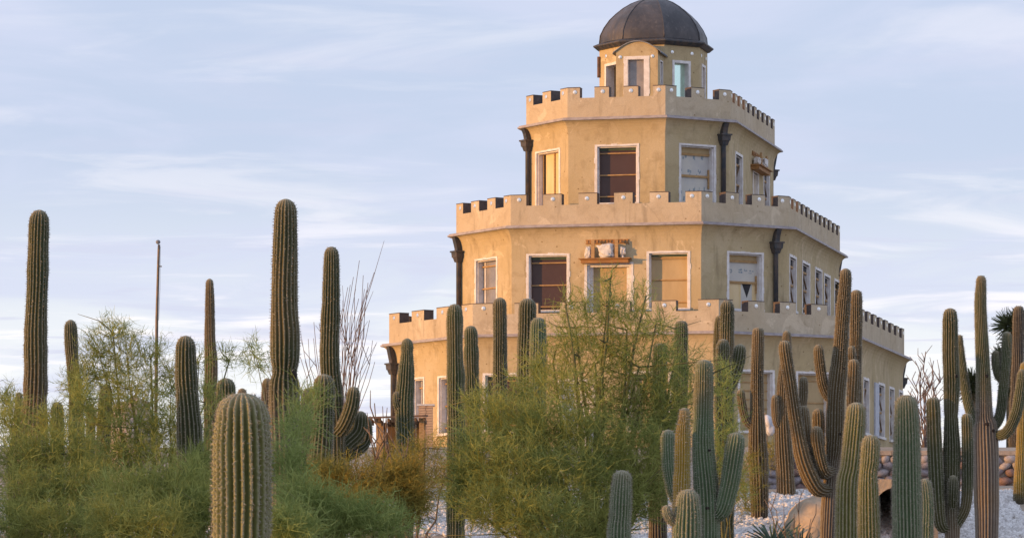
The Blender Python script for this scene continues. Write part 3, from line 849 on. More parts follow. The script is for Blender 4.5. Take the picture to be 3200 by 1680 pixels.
q = MB(); pl.box(q, ud0 + .07, ud1 - .12, ZR, zd1 - .05, -.20, -.16); cb(q, 'door_pane', 'dusty_glass', por)
q = MB()                      # barrel roof of lead with flat skirts
outer = [(-.10, zs_ - .05), (-.07, zs_ + .005)] + [(u_ - (uc - hw), z_ + .03) for u_, z_ in arc[1:-1]] + [(th + .07, zs_ + .005), (th + .10, zs_ - .05)]
n_ = len(outer)
Vq = [pl.pt(u_, z_, .06) for u_, z_ in outer] + [pl.pt(u_, z_, -PJ - .25) for u_, z_ in outer] + [pl.pt(u_, z_ - .028, .06) for u_, z_ in outer]+ [pl.pt(u_, z_ - .028, -PJ - .25) for u_, z_ in outer]
Fq = []
for i in range(n_ - 1): Fq += [[i, i + 1, n_ + i + 1, n_ + i], [i, 2 * n_ + i, 2 * n_ + i + 1, i + 1], [2 * n_ + i, 3 * n_ + i, 3 * n_ + i + 1, 2 * n_ + i + 1]]
q.add(Vq, Fq); cb(q, 'porch_roof', 'lead', por)
for u_ in (ud0 - .17, ud1 + .15):
    q = MB(); n = 10; z_ = zd1 + .03
    v = [pl.pt(u_, z_, .025)] + [pl.pt(u_ + .055 * math.cos(2 * math.pi * i / n), z_ + .055 * math.sin(2 * math.pi * i / n), .015) for i in range(n)] + [pl.pt(u_ + .055 * math.cos(2 * math.pi * i / n), z_ + .055 * math.sin(2 * math.pi * i / n), -.01) for i in range(n)]
    q.add(v, [[0, 1 + i, 1 + (i + 1) % n] for i in range(n)] + [[1 + i, 1 + n + i, 1 + n + (i + 1) % n, 1 + (i + 1) % n] for i in range(n)])
    cb(q, 'lamp_socket', 'enamel', por)
q = MB(); P_ = CF[0].pt(0.02, ZE - .25, .04); q.tube([P_, P_ - Vector((0, 0, .65))], .05, 8); cb(q, 'spout', 'rust_sheet', cup)

# ------------------------------------------------------------------ saguaros
SKIN = dict(rust=(.17, .10, .062), dark=(.060, .072, .030), green=(.075, .098, .042), pale=(.125, .19, .105), yellow=(.33, .25, .045), brown=(.105, .080, .040), grey=(.19, .155, .13), lime=(.17, .185, .065), black=(.05, .045, .045))
def catmull(P, n):
    P = np.asarray(P, float); m = len(P)
    if m == 2: P = np.array([P[0], (P[0] + P[1]) / 2, P[1]]); m = 3
    Q = np.vstack([2 * P[0] - P[1], P, 2 * P[-1] - P[-2]])
    seg = np.linalg.norm(np.diff(P[:, :3], axis=0), axis=1); cum = np.r_[0, np.cumsum(seg)]
    s = np.linspace(0, cum[-1], n); o = []
    for q in s:
        i = min(m - 2, max(0, np.searchsorted(cum, q) - 1)); t = (q - cum[i]) / max(seg[i], 1e-9)
        a, b, c, d = Q[i], Q[i + 1], Q[i + 2], Q[i + 3]
        o.append(.5 * ((2 * b) + (-a + c) * t + (2 * a - 5 * b + 4 * c - d) * t * t + (-a + 3 * b - 3 * c + d) * t ** 3))
    return np.array(o), cum[-1]
def stem(parent, org, P, nr, skin, base_skin, base_at, seed, name, near=False, wob=.06, knob=0):
    band = 0. if near else .9
    """ribbed column swept along P = [(x, y, z, radius)] from the base to the tip; returns the stem mesh"""
    r_ = np.random.default_rng(seed)
    L0 = sum(np.linalg.norm(np.subtract(P[i + 1][:3], P[i][:3])) for i in range(len(P) - 1))
    step = (.016 if knob else .05) if near else .085
    n = max(14, int(L0 / step))
    C, L = catmull(P, n)
    s = np.linspace(0, L, n); rad = np.interp(s, np.linspace(0, L, n), C[:, 3])
    # yearly growth: slight swellings and waists
    ph = r_.uniform(0, 10); k = r_.uniform(.35, .6)
    wv = np.array([mnoise.noise((q / k + ph, seed * 1.7, 0)) for q in s])
    waist = np.zeros(n)
    for q in np.arange(r_.uniform(.3, .9), L, r_.uniform(.7, 1.3)): waist += r_.uniform(.25, 1) * np.exp(-((s - q) / .05) ** 2)
    rad = rad * (1 + wob * wv - wob * .9 * waist)
    rt = rad[-1]
    # rounded tip: extra rings inside the last radius
    capl = min(rt * 1.25, L * .4); keep = s < L - capl
    C = C[keep]; rad = rad[keep]; n0 = len(C)
    tdir = None
    pts = C[:, :3]
    endp = np.array(P[-1][:3], float); td = endp - pts[-1]; td /= np.linalg.norm(td); cl_ = np.linalg.norm(endp - pts[-1])
    cap = []
    for q in (.18, .36, .54, .7, .83, .93, .985):
        cap.append((*(pts[-1] + td * cl_ * q), rad[-1] * (1 - q ** 2.3) ** .5))
    cap = np.array(cap); pts = np.vstack([pts, cap[:, :3]]); rad = np.r_[rad, cap[:, 3]]
    n = len(pts)
    tan = np.gradient(pts, axis=0); tan /= np.linalg.norm(tan, axis=1)[:, None]
    a = np.cross(tan[0], [0, 1, .1]); a /= np.linalg.norm(a)
    per = [0, .14, .32, .5, .68, .86] if near else [0, .22, .5, .78]
    th = np.array([(i + q) / nr for i in range(nr) for q in per]) * 2 * math.pi; m = len(th)
    ribphase = np.array([q for i in range(nr) for q in per])
    crest = np.sin(ribphase * math.pi)
    jit = np.repeat(r_.normal(0, .03, nr), len(per))
    V = np.zeros((n, m, 3)); crestp = np.zeros((n, nr, 3)); outv = np.zeros((n, nr, 3))
    skinv = np.zeros((n, m, 3)); kcrest = len(per) // 2
    arcs = np.r_[0, np.cumsum(np.linalg.norm(np.diff(pts, axis=0), axis=1))]
    kph = np.repeat(r_.uniform(0, 6.28, nr), len(per))
    wobth = np.array([mnoise.noise((q * .8, seed, 5)) for q in arcs])
    for i in range(n):
        t_ = tan[i]; a = a - t_ * a.dot(t_); a /= np.linalg.norm(a); b_ = np.cross(t_, a)
        dep = (.30 if knob else .25) * min(1, (rad[i] / max(rad.mean(), 1e-6)) ** .6)
        rr = rad[i] * (1 - dep * (1 - crest)) * (1 + jit * .6)
        if knob: rr = rr + knob * crest ** 3 * np.maximum(0, np.sin(arcs[i] / .046 * 2 * math.pi + kph))
        t2 = th + wobth[i] * .12
        d = a[None] * np.cos(t2)[:, None] + b_[None] * np.sin(t2)[:, None]
        V[i] = pts[i] + d * rr[:, None]
        crestp[i] = V[i][kcrest::len(per)]; outv[i] = d[kcrest::len(per)]
        h = arcs[i] / arcs[-1]
        g = smooth(base_at - .10, base_at + .10, h + .05 * wv[min(i, len(wv) - 1)]) if base_at > 0 else 1
        skinv[i] = np.array(base_skin) * (1 - g) + np.array(skin) * g
        bn = max(-1., min(1., 1.7 * mnoise.noise((arcs[i] * 1.1, seed * 3.1, 8)))) * band
        skinv[i] = skinv[i] * (1 - max(0, bn) * .5) + np.array((.20, .14, .075)) * max(0, bn) * .5 if bn > 0 else skinv[i] * (1 + .35 * bn)
        tw = math.exp(-max(0, arcs[-1] - arcs[i]) / (.10 if near else .07)) * .8
        skinv[i] = skinv[i] * (1 - tw) + np.array((.42, .38, .28)) * tw      # young woolly growth at the tip
    tip = endp + td * .0
    VV = np.vstack([V.reshape(-1, 3), [tip]])
    idx = np.arange(n * m).reshape(n, m)
    q = np.stack([idx[:-1], np.roll(idx[:-1], -1, 1), np.roll(idx[1:], -1, 1), idx[1:]], -1).reshape(-1, 4)
    last = idx[-1]
    faces = q.tolist() + [[int(last[j]), int(last[(j + 1) % m]), n * m] for j in range(m)]
    cr = np.r_[np.tile(crest, n), 1]; sk = np.vstack([skinv.reshape(-1, 3), skinv[-1][:1]])
    ob = mesh(name, VV, faces, M['saguaro_skin'], parent, True, org, dict(crest=cr, skin=sk))
    # spine cushions along every rib
    gap = .024 if near else .045
    ns = int(arcs[-1] / gap); ss = (np.arange(ns) + .5) * gap
    ss = ss[ss > arcs[-1] * max(0, base_at * .8)]
    per_a = 6 if near else 3
    i0 = np.clip(np.searchsorted(arcs, ss) - 1, 0, n - 2); fr = ((ss - arcs[i0]) / np.maximum(arcs[i0 + 1] - arcs[i0], 1e-6))[:, None, None]
    cp = crestp[i0] * (1 - fr) + crestp[i0 + 1] * fr; ov = outv[i0] * (1 - fr) + outv[i0 + 1] * fr
    capw = np.clip((ss - (arcs[-1] - capl)) / capl, 0, 1)[:, None, None]
    ov = ov * (1 - capw * .7) + td[None, None] * capw
    cp = np.repeat(cp.reshape(-1, 3), per_a, 0); ov = np.repeat(ov.reshape(-1, 3), per_a, 0); K = len(cp)
    cp = cp + r_.normal(0, .004, cp.shape)
    dv = ov + r_.normal(0, .75, (K, 3)); dv /= np.linalg.norm(dv, axis=1)[:, None]
    dv = np.where(((dv * ov).sum(1) < 0)[:, None], -dv, dv)
    ln = r_.uniform(.014, .034, K) if near else r_.uniform(.018, .045, K)
    wd = .0022 if near else .0045
    sdv = np.cross(dv, r_.normal(0, 1, (K, 3))); sdv /= np.linalg.norm(sdv, axis=1)[:, None] + 1e-9
    SV = np.stack([cp - sdv * wd, cp + sdv * wd, cp + dv * ln[:, None]], 1).reshape(-1, 3)
    vv = np.repeat(r_.uniform(0, 1, K), 3)
    so = mesh('spines', SV, np.arange(3 * K).reshape(-1, 3), M['spine'], ob, False, org, dict(v=vv))
    tag(so, kind='stuff')
    return ob
SEED = [100]
def hole(parent, org, c, out_, r):
    bm = bmesh.new(); bmesh.ops.create_uvsphere(bm, u_segments=10, v_segments=6, radius=1)
    o = Vector(out_).normalized(); q = o.to_track_quat('Z', 'Y')
    V = [Vector(c) + q @ Vector((v.co.x * r, v.co.y * r * .85, v.co.z * r * .35)) for v in bm.verts]
    Fs = [[v.index for v in f_.verts] for f_ in bm.faces]; bm.free()
    mesh('nest_hole', V, Fs, M['hole_dark'], parent, True, org)
def saguaro(label, d, t, arms=(), skin='green', base='brown', base_at=.12, nr=18, near=False, holes=(), wob=.09, foot=None, knob=0):
    SEED[0] += 1
    W_ = 1.02 if not near else .97
    P = [(*px(x, y, d), w * .5 * W_ * d / F) for x, y, w in t][::-1]      # base -> tip
    b0 = P[0]; g = gz(b0[0], b0[1])
    if foot is None and b0[2] > g:
        r0 = b0[3] * .93
        lean = np.array([P[0][0] - P[1][0]]) * .0
        P = [(b0[0], b0[1], g - .12, r0)] + ([(b0[0], b0[1], g + (b0[2] - g) * .5, b0[3] * .98)] if b0[2] - g > .8 else []) + P
    else: P[0] = (P[0][0], P[0][1], min(P[0][2], g) - .1, P[0][3])
    org = Vector((P[0][0], P[0][1], g))
    e = empty('saguaro', org, label, 'cactus', 'saguaro cacti around the castle')
    tr = stem(e, org, P, nr, SKIN[skin], SKIN[base], base_at, SEED[0], 'trunk', near, wob, knob)
    for A in arms:
        SEED[0] += 1
        Q = []
        for i, pt in enumerate(A):
            x, y, w = pt[:3]; dd = d + (pt[3] if len(pt) > 3 else 0)
            Q.append((*px(x, y, dd), w * .5 * W_ * dd / F))
        stem(e, org, Q[::-1], max(11, nr - 5), SKIN[skin], SKIN[base], 0, SEED[0], 'arm', near, wob * .7)
    for hx, hy, hr in holes:
        # on the near side of the trunk
        zz = px(hx, hy, d); i = min(range(len(P)), key=lambda q: abs(P[q][2] - zz.z))
        rad = np.interp(zz.z, [p[2] for p in P], [p[3] for p in P]); ax = np.interp(zz.z, [p[2] for p in P], [p[0] for p in P])
        off = max(-.98, min(.98, (zz.x - ax) / rad)); oy = -math.sqrt(1 - off * off)
        hole(e, org, (ax + off * rad * .97, P[0][1] + oy * rad * .97, zz.z), (off, oy, 0), hr)
    return e

# left of the castle
saguaro('tall dark saguaro column with swollen bands and reddish brown foot near the lamp pole', 74,
        [(124, 655, 58), (122, 700, 62), (118, 860, 66), (112, 1040, 71), (112, 1180, 74), (108, 1300, 76), (106, 1440, 96), (104, 1600, 90)], skin='dark', base='rust', base_at=.55, wob=.10)
saguaro('thin plain saguaro column rising between the reddish-footed tall saguaro and the lamp pole', 96, [(220, 998, 38), (224, 1100, 40), (236, 1250, 42), (240, 1420, 54), (240, 1560, 54)], skin='dark', base='grey', base_at=.35)
saguaro('dark narrow saguaro half hidden behind the foot of the reddish-footed tall saguaro', 92, [(60, 1224, 22), (55, 1340, 30), (42, 1450, 34)], skin='black', base='black')
saguaro('short shadowy saguaro stub behind bushes between the tall reddish-footed saguaro and its thin neighbour', 100, [(180, 1255, 36), (178, 1400, 42)], skin='dark')
saguaro('small slim saguaro behind the bushes just beside the thin plain column', 100, [(283, 1262, 26), (284, 1420, 30)], skin='dark')
saguaro('dusky saguaro stub behind the feathery bush next to the pale pink rock', 98, [(333, 1200, 40), (325, 1330, 44), (318, 1480, 46)], skin='dark')
saguaro('stout saguaro in bushes between the lamp pole and the very slender saguaro', 72, [(580, 1048, 52), (580, 1090, 62), (583, 1200, 68), (592, 1350, 78), (596, 1500, 86)], skin='dark', base='green', nr=17)
saguaro('very slender tall saguaro with thin knobbed top and a scar ring low down', 112, [(655, 870, 23), (656, 960, 29), (656, 1060, 34), (660, 1140, 40), (658, 1250, 42), (660, 1420, 46)], skin='brown', base='brown', holes=((661, 1214, .14),), nr=15)
saguaro('small rounded saguaro head peeping up behind the fat foreground saguaro', 80, [(705, 1180, 50), (706, 1230, 60), (706, 1400, 62)], skin='green')
saguaro('tiny saguaro tip just showing above the crown of the fat foreground saguaro', 96, [(757, 1212, 22), (757, 1260, 30), (757, 1380, 32)], skin='brown')
saguaro('fat barrel-like foreground saguaro with thick knobbly yellow-green ribs and woolly crown', 31,
        [(757, 1227, 142), (757, 1290, 160), (757, 1330, 174), (756, 1400, 184), (756, 1470, 184), (756, 1560, 184), (754, 1680, 180)], skin='lime', base='lime', nr=21, near=True, wob=.02, knob=.015)
saguaro('tallest single saguaro column, waisted low down with a black hole at the waist', 66,
        [(894, 621, 56), (892, 680, 70), (890, 800, 77), (888, 960, 82), (890, 1040, 90), (890, 1120, 88), (889, 1166, 74), (888, 1200, 92), (888, 1300, 98), (892, 1450, 98), (894, 1600, 96)], skin='dark', base='grey', base_at=.50, holes=((920, 1172, .085),), wob=.03)
saguaro('thin saguaro mostly hidden behind the waist of the tallest saguaro column', 82, [(836, 1180, 30), (832, 1300, 34)], skin='brown')
saguaro('tall smooth saguaro in front of the wiry ocotillo with curved arm on its side', 86,
        [(1036, 770, 42), (1036, 830, 48), (1034, 960, 56), (1030, 1110, 62), (1040, 1260, 66), (1045, 1400, 66)], arms=[[(1107, 1207, 36, -.3), (1098, 1270, 46, -.3), (1074, 1330, 46, -.2), (1042, 1362, 40)], [(1128, 1283, 44, .5), (1118, 1350, 50, .5), (1070, 1400, 48, .3)], [(1140, 1300, 40, .9), (1138, 1380, 44, .9), (1076, 1425, 44, .5)]], skin='dark')
saguaro('stubby thick saguaro at the foot of the one before the ocotillo', 74, [(1012, 1168, 56), (1012, 1230, 68), (1008, 1340, 70), (1000, 1470, 72)], skin='dark', nr=17)
saguaro('pale dusty saguaro stub tucked behind the tallest saguaro column', 78, [(968, 1210, 52), (965, 1300, 56), (964, 1440, 58)], skin='grey', base='grey')
# in front of the castle
saguaro('saguaro with a short stub arm in front of the castle corner by the wooden shelter', 101,
        [(1272, 1056, 36), (1272, 1110, 40), (1268, 1190, 52), (1264, 1260, 58), (1266, 1400, 54)], arms=[[(1240, 1222, 22, -.1), (1241, 1262, 26, -.1), (1262, 1296, 24)]], skin='green', holes=((1247, 1247, .05),))
saguaro('tall straight saguaro before the castle, pinched halfway down, next to a shorter one', 96, [(1421, 949, 44), (1421, 985, 52), (1421, 1090, 52), (1424, 1180, 54), (1424, 1260, 52), (1426, 1400, 58), (1424, 1560, 58)], skin='green', base='grey')
saguaro('shorter straight saguaro beside the tall pinched one before the castle', 104, [(1470, 1017, 38), (1472, 1060, 43), (1474, 1180, 46), (1476, 1330, 50)], skin='green')
saguaro('thin dark-banded saguaro in front of the large ground floor window', 103, [(1561, 929, 35), (1562, 970, 41), (1563, 1120, 43), (1562, 1300, 45)], skin='dark', base_at=0, wob=.08)
saguaro('thick saguaro before the castle whose top reaches the window with the brown board', 100, [(1650, 932, 44), (1648, 970, 54), (1646, 1100, 58), (1644, 1260, 60)], skin='dark')
saguaro('pale green saguaro among palo verde twigs just below the castle door', 93, [(1683, 991, 42), (1682, 1040, 50), (1680, 1200, 54), (1678, 1350, 56)], skin='pale')
saguaro('dim saguaro buried in the large palo verde crown, the shorter of two', 88, [(2062, 1072, 36), (2062, 1110, 44), (2058, 1300, 48), (2060, 1450, 52), (2056, 1600, 58)], skin='dark', base='black', base_at=.42)
saguaro('dark saguaro rising out of the edge of the large palo verde crown', 97, [(2129, 1001, 32), (2129, 1040, 41), (2126, 1200, 46), (2124, 1350, 48)], skin='dark')
saguaro('saguaro on the sunlit edge of the castle front, top below the torn paper window', 101, [(2273, 937, 40), (2273, 970, 46), (2270, 1120, 50), (2268, 1300, 54)], arms=[[(2248, 984, 22, .5), (2244, 1040, 28, .5), (2245, 1140, 28, .5), (2266, 1200, 26, .2)]], skin='dark')
saguaro('saguaro wrapped in palo verde twigs with a short fat arm on its side', 95, [(2260, 1058, 36), (2259, 1090, 42), (2262, 1240, 56), (2264, 1400, 60)], arms=[[(2314, 1074, 34, .2), (2308, 1130, 40, .2), (2290, 1190, 36, .1), (2270, 1230, 32)]], skin='dark')
saguaro('grey-green saguaro with two nest holes and a heavy upturned arm', 76,
        [(2200, 1123, 44), (2200, 1160, 55), (2198, 1300, 62), (2198, 1400, 68), (2206, 1530, 76), (2210, 1680, 80)], arms=[[(2302, 1350, 46, -.2), (2296, 1400, 58, -.2), (2278, 1520, 58, -.15), (2252, 1600, 52, -.1), (2222, 1590, 40)], [(2088, 1341, 38, -.3), (2088, 1380, 45, -.3), (2094, 1480, 42, -.3), (2118, 1560, 42, -.2), (2180, 1600, 38)]],
        skin='pale', base='pale', holes=((2216, 1407, .035), (2209, 1587, .04)), nr=22, wob=.025)
saguaro('yellow saguaro with pinched bead-like top and swollen bands', 62, [(2138, 1273, 25), (2139, 1290, 32), (2137, 1318, 35), (2134, 1340, 44), (2133, 1420, 51), (2132, 1475, 50), (2131, 1490, 54), (2130, 1560, 54), (2132, 1680, 52)], skin='yellow', base='yellow', nr=19, wob=.015)
saguaro('low woolly-topped foreground saguaro with small bud on its side', 44, [(2150, 1527, 52), (2150, 1550, 68), (2150, 1600, 84), (2148, 1680, 94)], arms=[[(2082, 1577, 22, -.05), (2084, 1600, 29, -.05), (2100, 1628, 26), (2118, 1640, 22)]], skin='pale', base='pale', near=True, nr=20, wob=.01)
saguaro('lone small foreground saguaro in front of the large palo verde', 47, [(1945, 1468, 42), (1944, 1490, 58), (1940, 1560, 69), (1938, 1615, 69), (1936, 1628, 70), (1934, 1680, 76)], skin='pale', base='lime', near=True, nr=20, wob=.01)
# right of the castle front
saguaro('brown banded saguaro with charred foot and one thin curved arm', 104, [(2369, 1022, 30), (2369, 1060, 36), (2366, 1200, 40), (2366, 1290, 44), (2368, 1390, 58), (2372, 1500, 58), (2374, 1590, 54), (2372, 1662, 48)],
        arms=[[(2314, 1215, 24, -.1), (2318, 1260, 28, -.1), (2330, 1310, 26, -.05), (2350, 1335, 22)]], skin='brown', base='black', base_at=.14, foot=1, wob=.07)
saguaro('ribbed brown saguaro with two thin arms standing beside the charred-footed saguaro', 107, [(2459, 1032, 24), (2458, 1090, 28), (2449, 1200, 40), (2446, 1300, 44), (2450, 1420, 56), (2458, 1560, 56), (2458, 1650, 48)],
        arms=[[(2422, 1232, 20, -.15), (2422, 1280, 25, -.15), (2428, 1325, 22, -.1), (2444, 1336, 18)], [(2511, 1175, 26, .3), (2510, 1240, 27, .3), (2498, 1320, 26, .2), (2462, 1352, 20)]], skin='brown', base='black', base_at=.10, foot=1)
saguaro('great many-armed saguaro with leaning trunk and long drooping arm before the castle corner', 88,
        [(2642, 838, 30), (2642, 880, 38), (2634, 980, 42), (2624, 1120, 50), (2612, 1240, 58), (2608, 1380, 56), (2602, 1450, 46), (2594, 1560, 54), (2590, 1680, 54)],
        arms=[[(2452, 1063, 34, -.5), (2454, 1100, 39, -.5), (2470, 1200, 40, -.5), (2488, 1320, 42, -.5), (2512, 1440, 52, -.5), (2550, 1522, 50, -.4), (2588, 1530, 34, -.1)],
              [(2557, 1075, 28, .1), (2560, 1120, 32, .1), (2572, 1200, 33, .1), (2590, 1240, 30, .1), (2612, 1250, 26)],
              [(2510, 1267, 30, -.3), (2512, 1310, 37, -.35), (2524, 1400, 38, -.35), (2552, 1470, 38, -.25), (2592, 1480, 32)],
              [(2556, 1275, 33, .2), (2558, 1320, 39, .2), (2562, 1400, 36, .2), (2592, 1440, 30)],
              [(2552, 1330, 34, -.55), (2552, 1370, 40, -.55), (2562, 1430, 40, -.5), (2576, 1472, 36, -.4), (2598, 1470, 30, -.1)]],
        skin='brown', base='grey', base_at=.38, holes=((2637, 1152, .03), (2624, 1356, .035)), nr=19)
saguaro('saguaro column standing close behind the many-armed leaning one', 94, [(2674, 905, 30), (2676, 940, 37), (2674, 1060, 38), (2672, 1200, 40), (2670, 1350, 42)], arms=[[(2661, 1080, 22, -.3), (2662, 1120, 27, -.3), (2668, 1180, 25, -.1)], [(2668, 1121, 30, -.6), (2668, 1160, 38, -.6), (2665, 1280, 38, -.6), (2672, 1360, 34, -.2)]], skin='brown', base='brown')
saguaro('bright green pale-tipped foreground saguaro with a waist, taller of a touching pair', 54, [(2676, 1256, 48), (2676, 1280, 62), (2668, 1380, 70), (2660, 1460, 72), (2650, 1520, 78), (2648, 1680, 82)], skin='lime', base='pale', near=True, nr=20, wob=.012)
saguaro('shorter yellow-tipped foreground saguaro of the touching pair', 52, [(2722, 1357, 42), (2722, 1380, 57), (2718, 1450, 60), (2714, 1475, 56), (2714, 1540, 66), (2716, 1680, 72)], skin='lime', base='pale', near=True, nr=19, wob=.012)
saguaro('broad dense-ribbed green foreground saguaro standing before the dark tunnel arch', 48, [(2831, 1233, 54), (2832, 1258, 70), (2834, 1340, 82), (2834, 1460, 90), (2834, 1560, 95), (2836, 1680, 96)], skin='pale', base='pale', near=True, nr=24, wob=.012)
saguaro('little bright saguaro leaning against the broad dense-ribbed one', 51, [(2888, 1494, 30), (2892, 1520, 42), (2896, 1580, 46), (2894, 1680, 48)], skin='pale', base='pale', near=True, nr=16, wob=.01)
saguaro('upright saguaro with one hole, two long side arms and a small bud arm', 86,
        [(2969, 962, 38), (2969, 990, 45), (2970, 1100, 48), (2974, 1200, 50), (2972, 1290, 44), (2974, 1400, 52), (2974, 1560, 50), (2976, 1680, 46)],
        arms=[[(2916, 1240, 36, -.2), (2917, 1280, 43, -.2), (2922, 1420, 46, -.2), (2930, 1560, 44, -.2), (2940, 1640, 36, -.15), (2962, 1650, 28)],
              [(3020, 1290, 28, -.1), (3022, 1330, 35, -.1), (3024, 1460, 36, -.1), (3018, 1580, 34, -.1), (2988, 1640, 30)],
              [(2979, 1483, 25, -.3), (2978, 1520, 33, -.3), (2976, 1560, 32, -.2), (2976, 1580, 26, -.1)]], skin='dark', base='grey', base_at=.30, holes=((2988, 1175, .04),))
saguaro('massive grey-trunked saguaro with a crack, nest holes and several curved arms by the stone wall', 100,
        [(3066, 860, 28), (3066, 890, 32), (3064, 960, 37), (3070, 1100, 42), (3074, 1200, 46), (3076, 1300, 56), (3080, 1340, 76), (3082, 1500, 80), (3084, 1600, 74), (3084, 1690, 66)],
        arms=[[(2998, 1045, 18, .4), (3004, 1120, 26, .4), (3018, 1220, 29, .3), (3034, 1290, 30, .2), (3064, 1340, 28)],
              [(3146, 1035, 26, .2), (3146, 1070, 30, .2), (3136, 1200, 30, .2), (3124, 1300, 32, .1), (3094, 1345, 30)],
              [(3112, 1094, 21, .25), (3112, 1130, 27, .25), (3120, 1175, 24, .25), (3138, 1190, 20, .2)],
              [(3194, 1153, 26, -.4), (3190, 1210, 33, -.4), (3176, 1290, 35, -.4), (3146, 1350, 34, -.3), (3104, 1362, 30)]],
        skin='green', base='grey', base_at=.56, holes=((3082, 1175, .05), (3080, 1326, .06), (3101, 1346, .05)), nr=22, foot=1, wob=.035)
saguaro('thin woody brown saguaro with charred foot on the white stones beside the massive grey-trunked one', 106, [(3200, 1130, 24), (3196, 1260, 30), (3192, 1400, 34), (3186, 1520, 38), (3184, 1595, 36)], skin='yellow', base='black', base_at=.12, foot=1)
saguaro('dark distant saguaro beside the spiky yucca behind the stone wall', 122, [(3183, 955, 28), (3183, 990, 33), (3180, 1150, 38), (3174, 1300, 40), (3172, 1420, 42)], skin='black', base='black')

# ------------------------------------------------------------------ wispy desert trees and shrubs
def ribbons(S, D, ln, wd, segs, curl, up, r_):
    K = len(S); P = np.zeros((K, segs + 1, 3)); P[:, 0] = S; d = D / np.linalg.norm(D, axis=1)[:, None]
    cv = r_.normal(0, 1, (K, 3)) * curl
    for i in range(segs):
        d = d + cv / segs + r_.normal(0, curl * .35, (K, 3)) / segs ** .5 * .6; d[:, 2] += up / segs
        d /= np.linalg.norm(d, axis=1)[:, None]
        P[:, i + 1] = P[:, i] + d * (ln / segs)[:, None]
    sv = np.cross(D, r_.normal(0, 1, (K, 3))); sv /= np.linalg.norm(sv, axis=1)[:, None] + 1e-9
    tap = np.linspace(1, .35, segs + 1)[None, :, None]
    off = sv[:, None] * wd[:, None, None] * .5 * tap
    V = np.stack([P - off, P + off], 2).reshape(K, -1, 3)
    b = np.arange(K)[:, None] * (2 * (segs + 1)); k = np.arange(segs)[None] * 2
    f = np.stack([b + k, b + k + 1, b + k + 3, b + k + 2], -1).reshape(-1, 4)
    return P, V.reshape(-1, 3), f, 2 * (segs + 1)
def brush(name, label, cat, group, base, clumps, mat, twigs, seed, strand=(.10, .26), side=9, width=.011, bark='branch_bark', limb=.07, up=.5, branch_vis=True, stub=.25):
    """base: world point of the stem; clumps: [(centre, (rx, ry, rz), density)] in world space"""
    r_ = np.random.default_rng(seed); rp = random.Random(seed)
    base = Vector(base)
    e = empty(name, base, label, cat, group)
    mb = MB()
    AV, AF, AVv = [], [], []; o = 0
    for (c, rad, dens) in clumps:
        c = Vector(c)
        # limb from the stem to the clump, with a sag and wander, then forks inside the clump
        n = 7; mid = base.lerp(c, .5) + Vector((rp.uniform(-.3, .3), rp.uniform(-.3, .3), -.12 * (c - base).length * rp.uniform(-.2, 1)))
        pts = [base.lerp(mid, q / (n - 1)).lerp(mid.lerp(c, q / (n - 1)), q / (n - 1)) for q in range(n)]
        pts = [p + Vector((rp.gauss(0, .04), rp.gauss(0, .04), rp.gauss(0, .04))) * (0 if i == 0 else 1) for i, p in enumerate(pts)]
        ll = limb * rp.uniform(.7, 1.1)
        mb.tube(pts, [ll * (1 - .78 * i / (n - 1)) for i in range(n)], 6)
        for q in range(7):
            v = Vector((rp.gauss(0, 1) * rad[0], rp.gauss(0, 1) * rad[1], rp.gauss(.4, .8) * rad[2])) * .75
            s = pts[rp.randint(n // 2, n - 1)]; m2 = s + v * .5 + Vector((rp.uniform(-.1, .1), rp.uniform(-.1, .1), rp.uniform(-.12, .05)))
            mb.tube([s, m2, s + v], [ll * .28, ll * .18, ll * .07], 5)
        K = int(twigs * dens)
        u = r_.normal(0, 1, (K, 3)); u /= np.linalg.norm(u, axis=1)[:, None]; rr = r_.uniform(0.05, 1, K) ** (1 / 2.2)
        p = np.array(c) + u * rr[:, None] * np.array(rad) * .92
        outw = (p - np.array(base)); outw /= np.linalg.norm(outw, axis=1)[:, None] + 1e-9
        D = u * .8 + outw * .5 + r_.normal(0, .55, (K, 3)); D[:, 2] += up * .5
        ln = r_.uniform(.28, .62, K) * (0.6 + .5 * np.mean(rad)); wd = np.full(K, width * 1.15)
        clv = rp.uniform(-.15, .15)
        P, V, f, st = ribbons(p - D / np.linalg.norm(D, axis=1)[:, None] * ln[:, None] * .35, D, ln, wd, 5, .8, up * .4, r_)
        val = np.clip(r_.normal(.42, .2, K) + clv, 0, 1)
        AV.append(V); AF.append(f + o); AVv.append(np.repeat(val, st)); o += len(V)
        # side strands
        ii = np.repeat(np.arange(K), side); jj = r_.integers(1, 6, K * side)
        S2 = P[ii, jj]; d2 = P[ii, jj] - P[ii, jj - 1]; d2 /= np.linalg.norm(d2, axis=1)[:, None] + 1e-9
        d2 = d2 * .75 + r_.normal(0, .6, d2.shape)
        l2 = r_.uniform(strand[0], strand[1], len(ii)); w2 = r_.uniform(.6, 1.05, len(ii)) * width
        _, V, f, st = ribbons(S2, d2, l2, w2, 3, 1.0, up * .3, r_)
        val = np.clip(np.repeat(val, side) + r_.normal(.05, .26, len(ii)), 0, 1.15)
        AV.append(V); AF.append(f + o); AVv.append(np.repeat(val, st)); o += len(V)
    mb.build('trunk', M[bark], e, True, base)
    cw = mesh('crown', np.vstack(AV), np.vstack(AF), M[mat], e, False, base, dict(v=np.concatenate(AVv)))
    return e
def blob(x, y, rx, ry, d, dens=1., dep=None):
    c = px(x, y, d); s = d / F
    return (c, (rx * s, dep or max(rx, ry) * s * .9, ry * s), dens)
def foot(x, d):
    X = (x - 1600) / F * d; return Vector((X, d, gz(X, d) - .05))
PV = 'palo verde bushes before the castle'
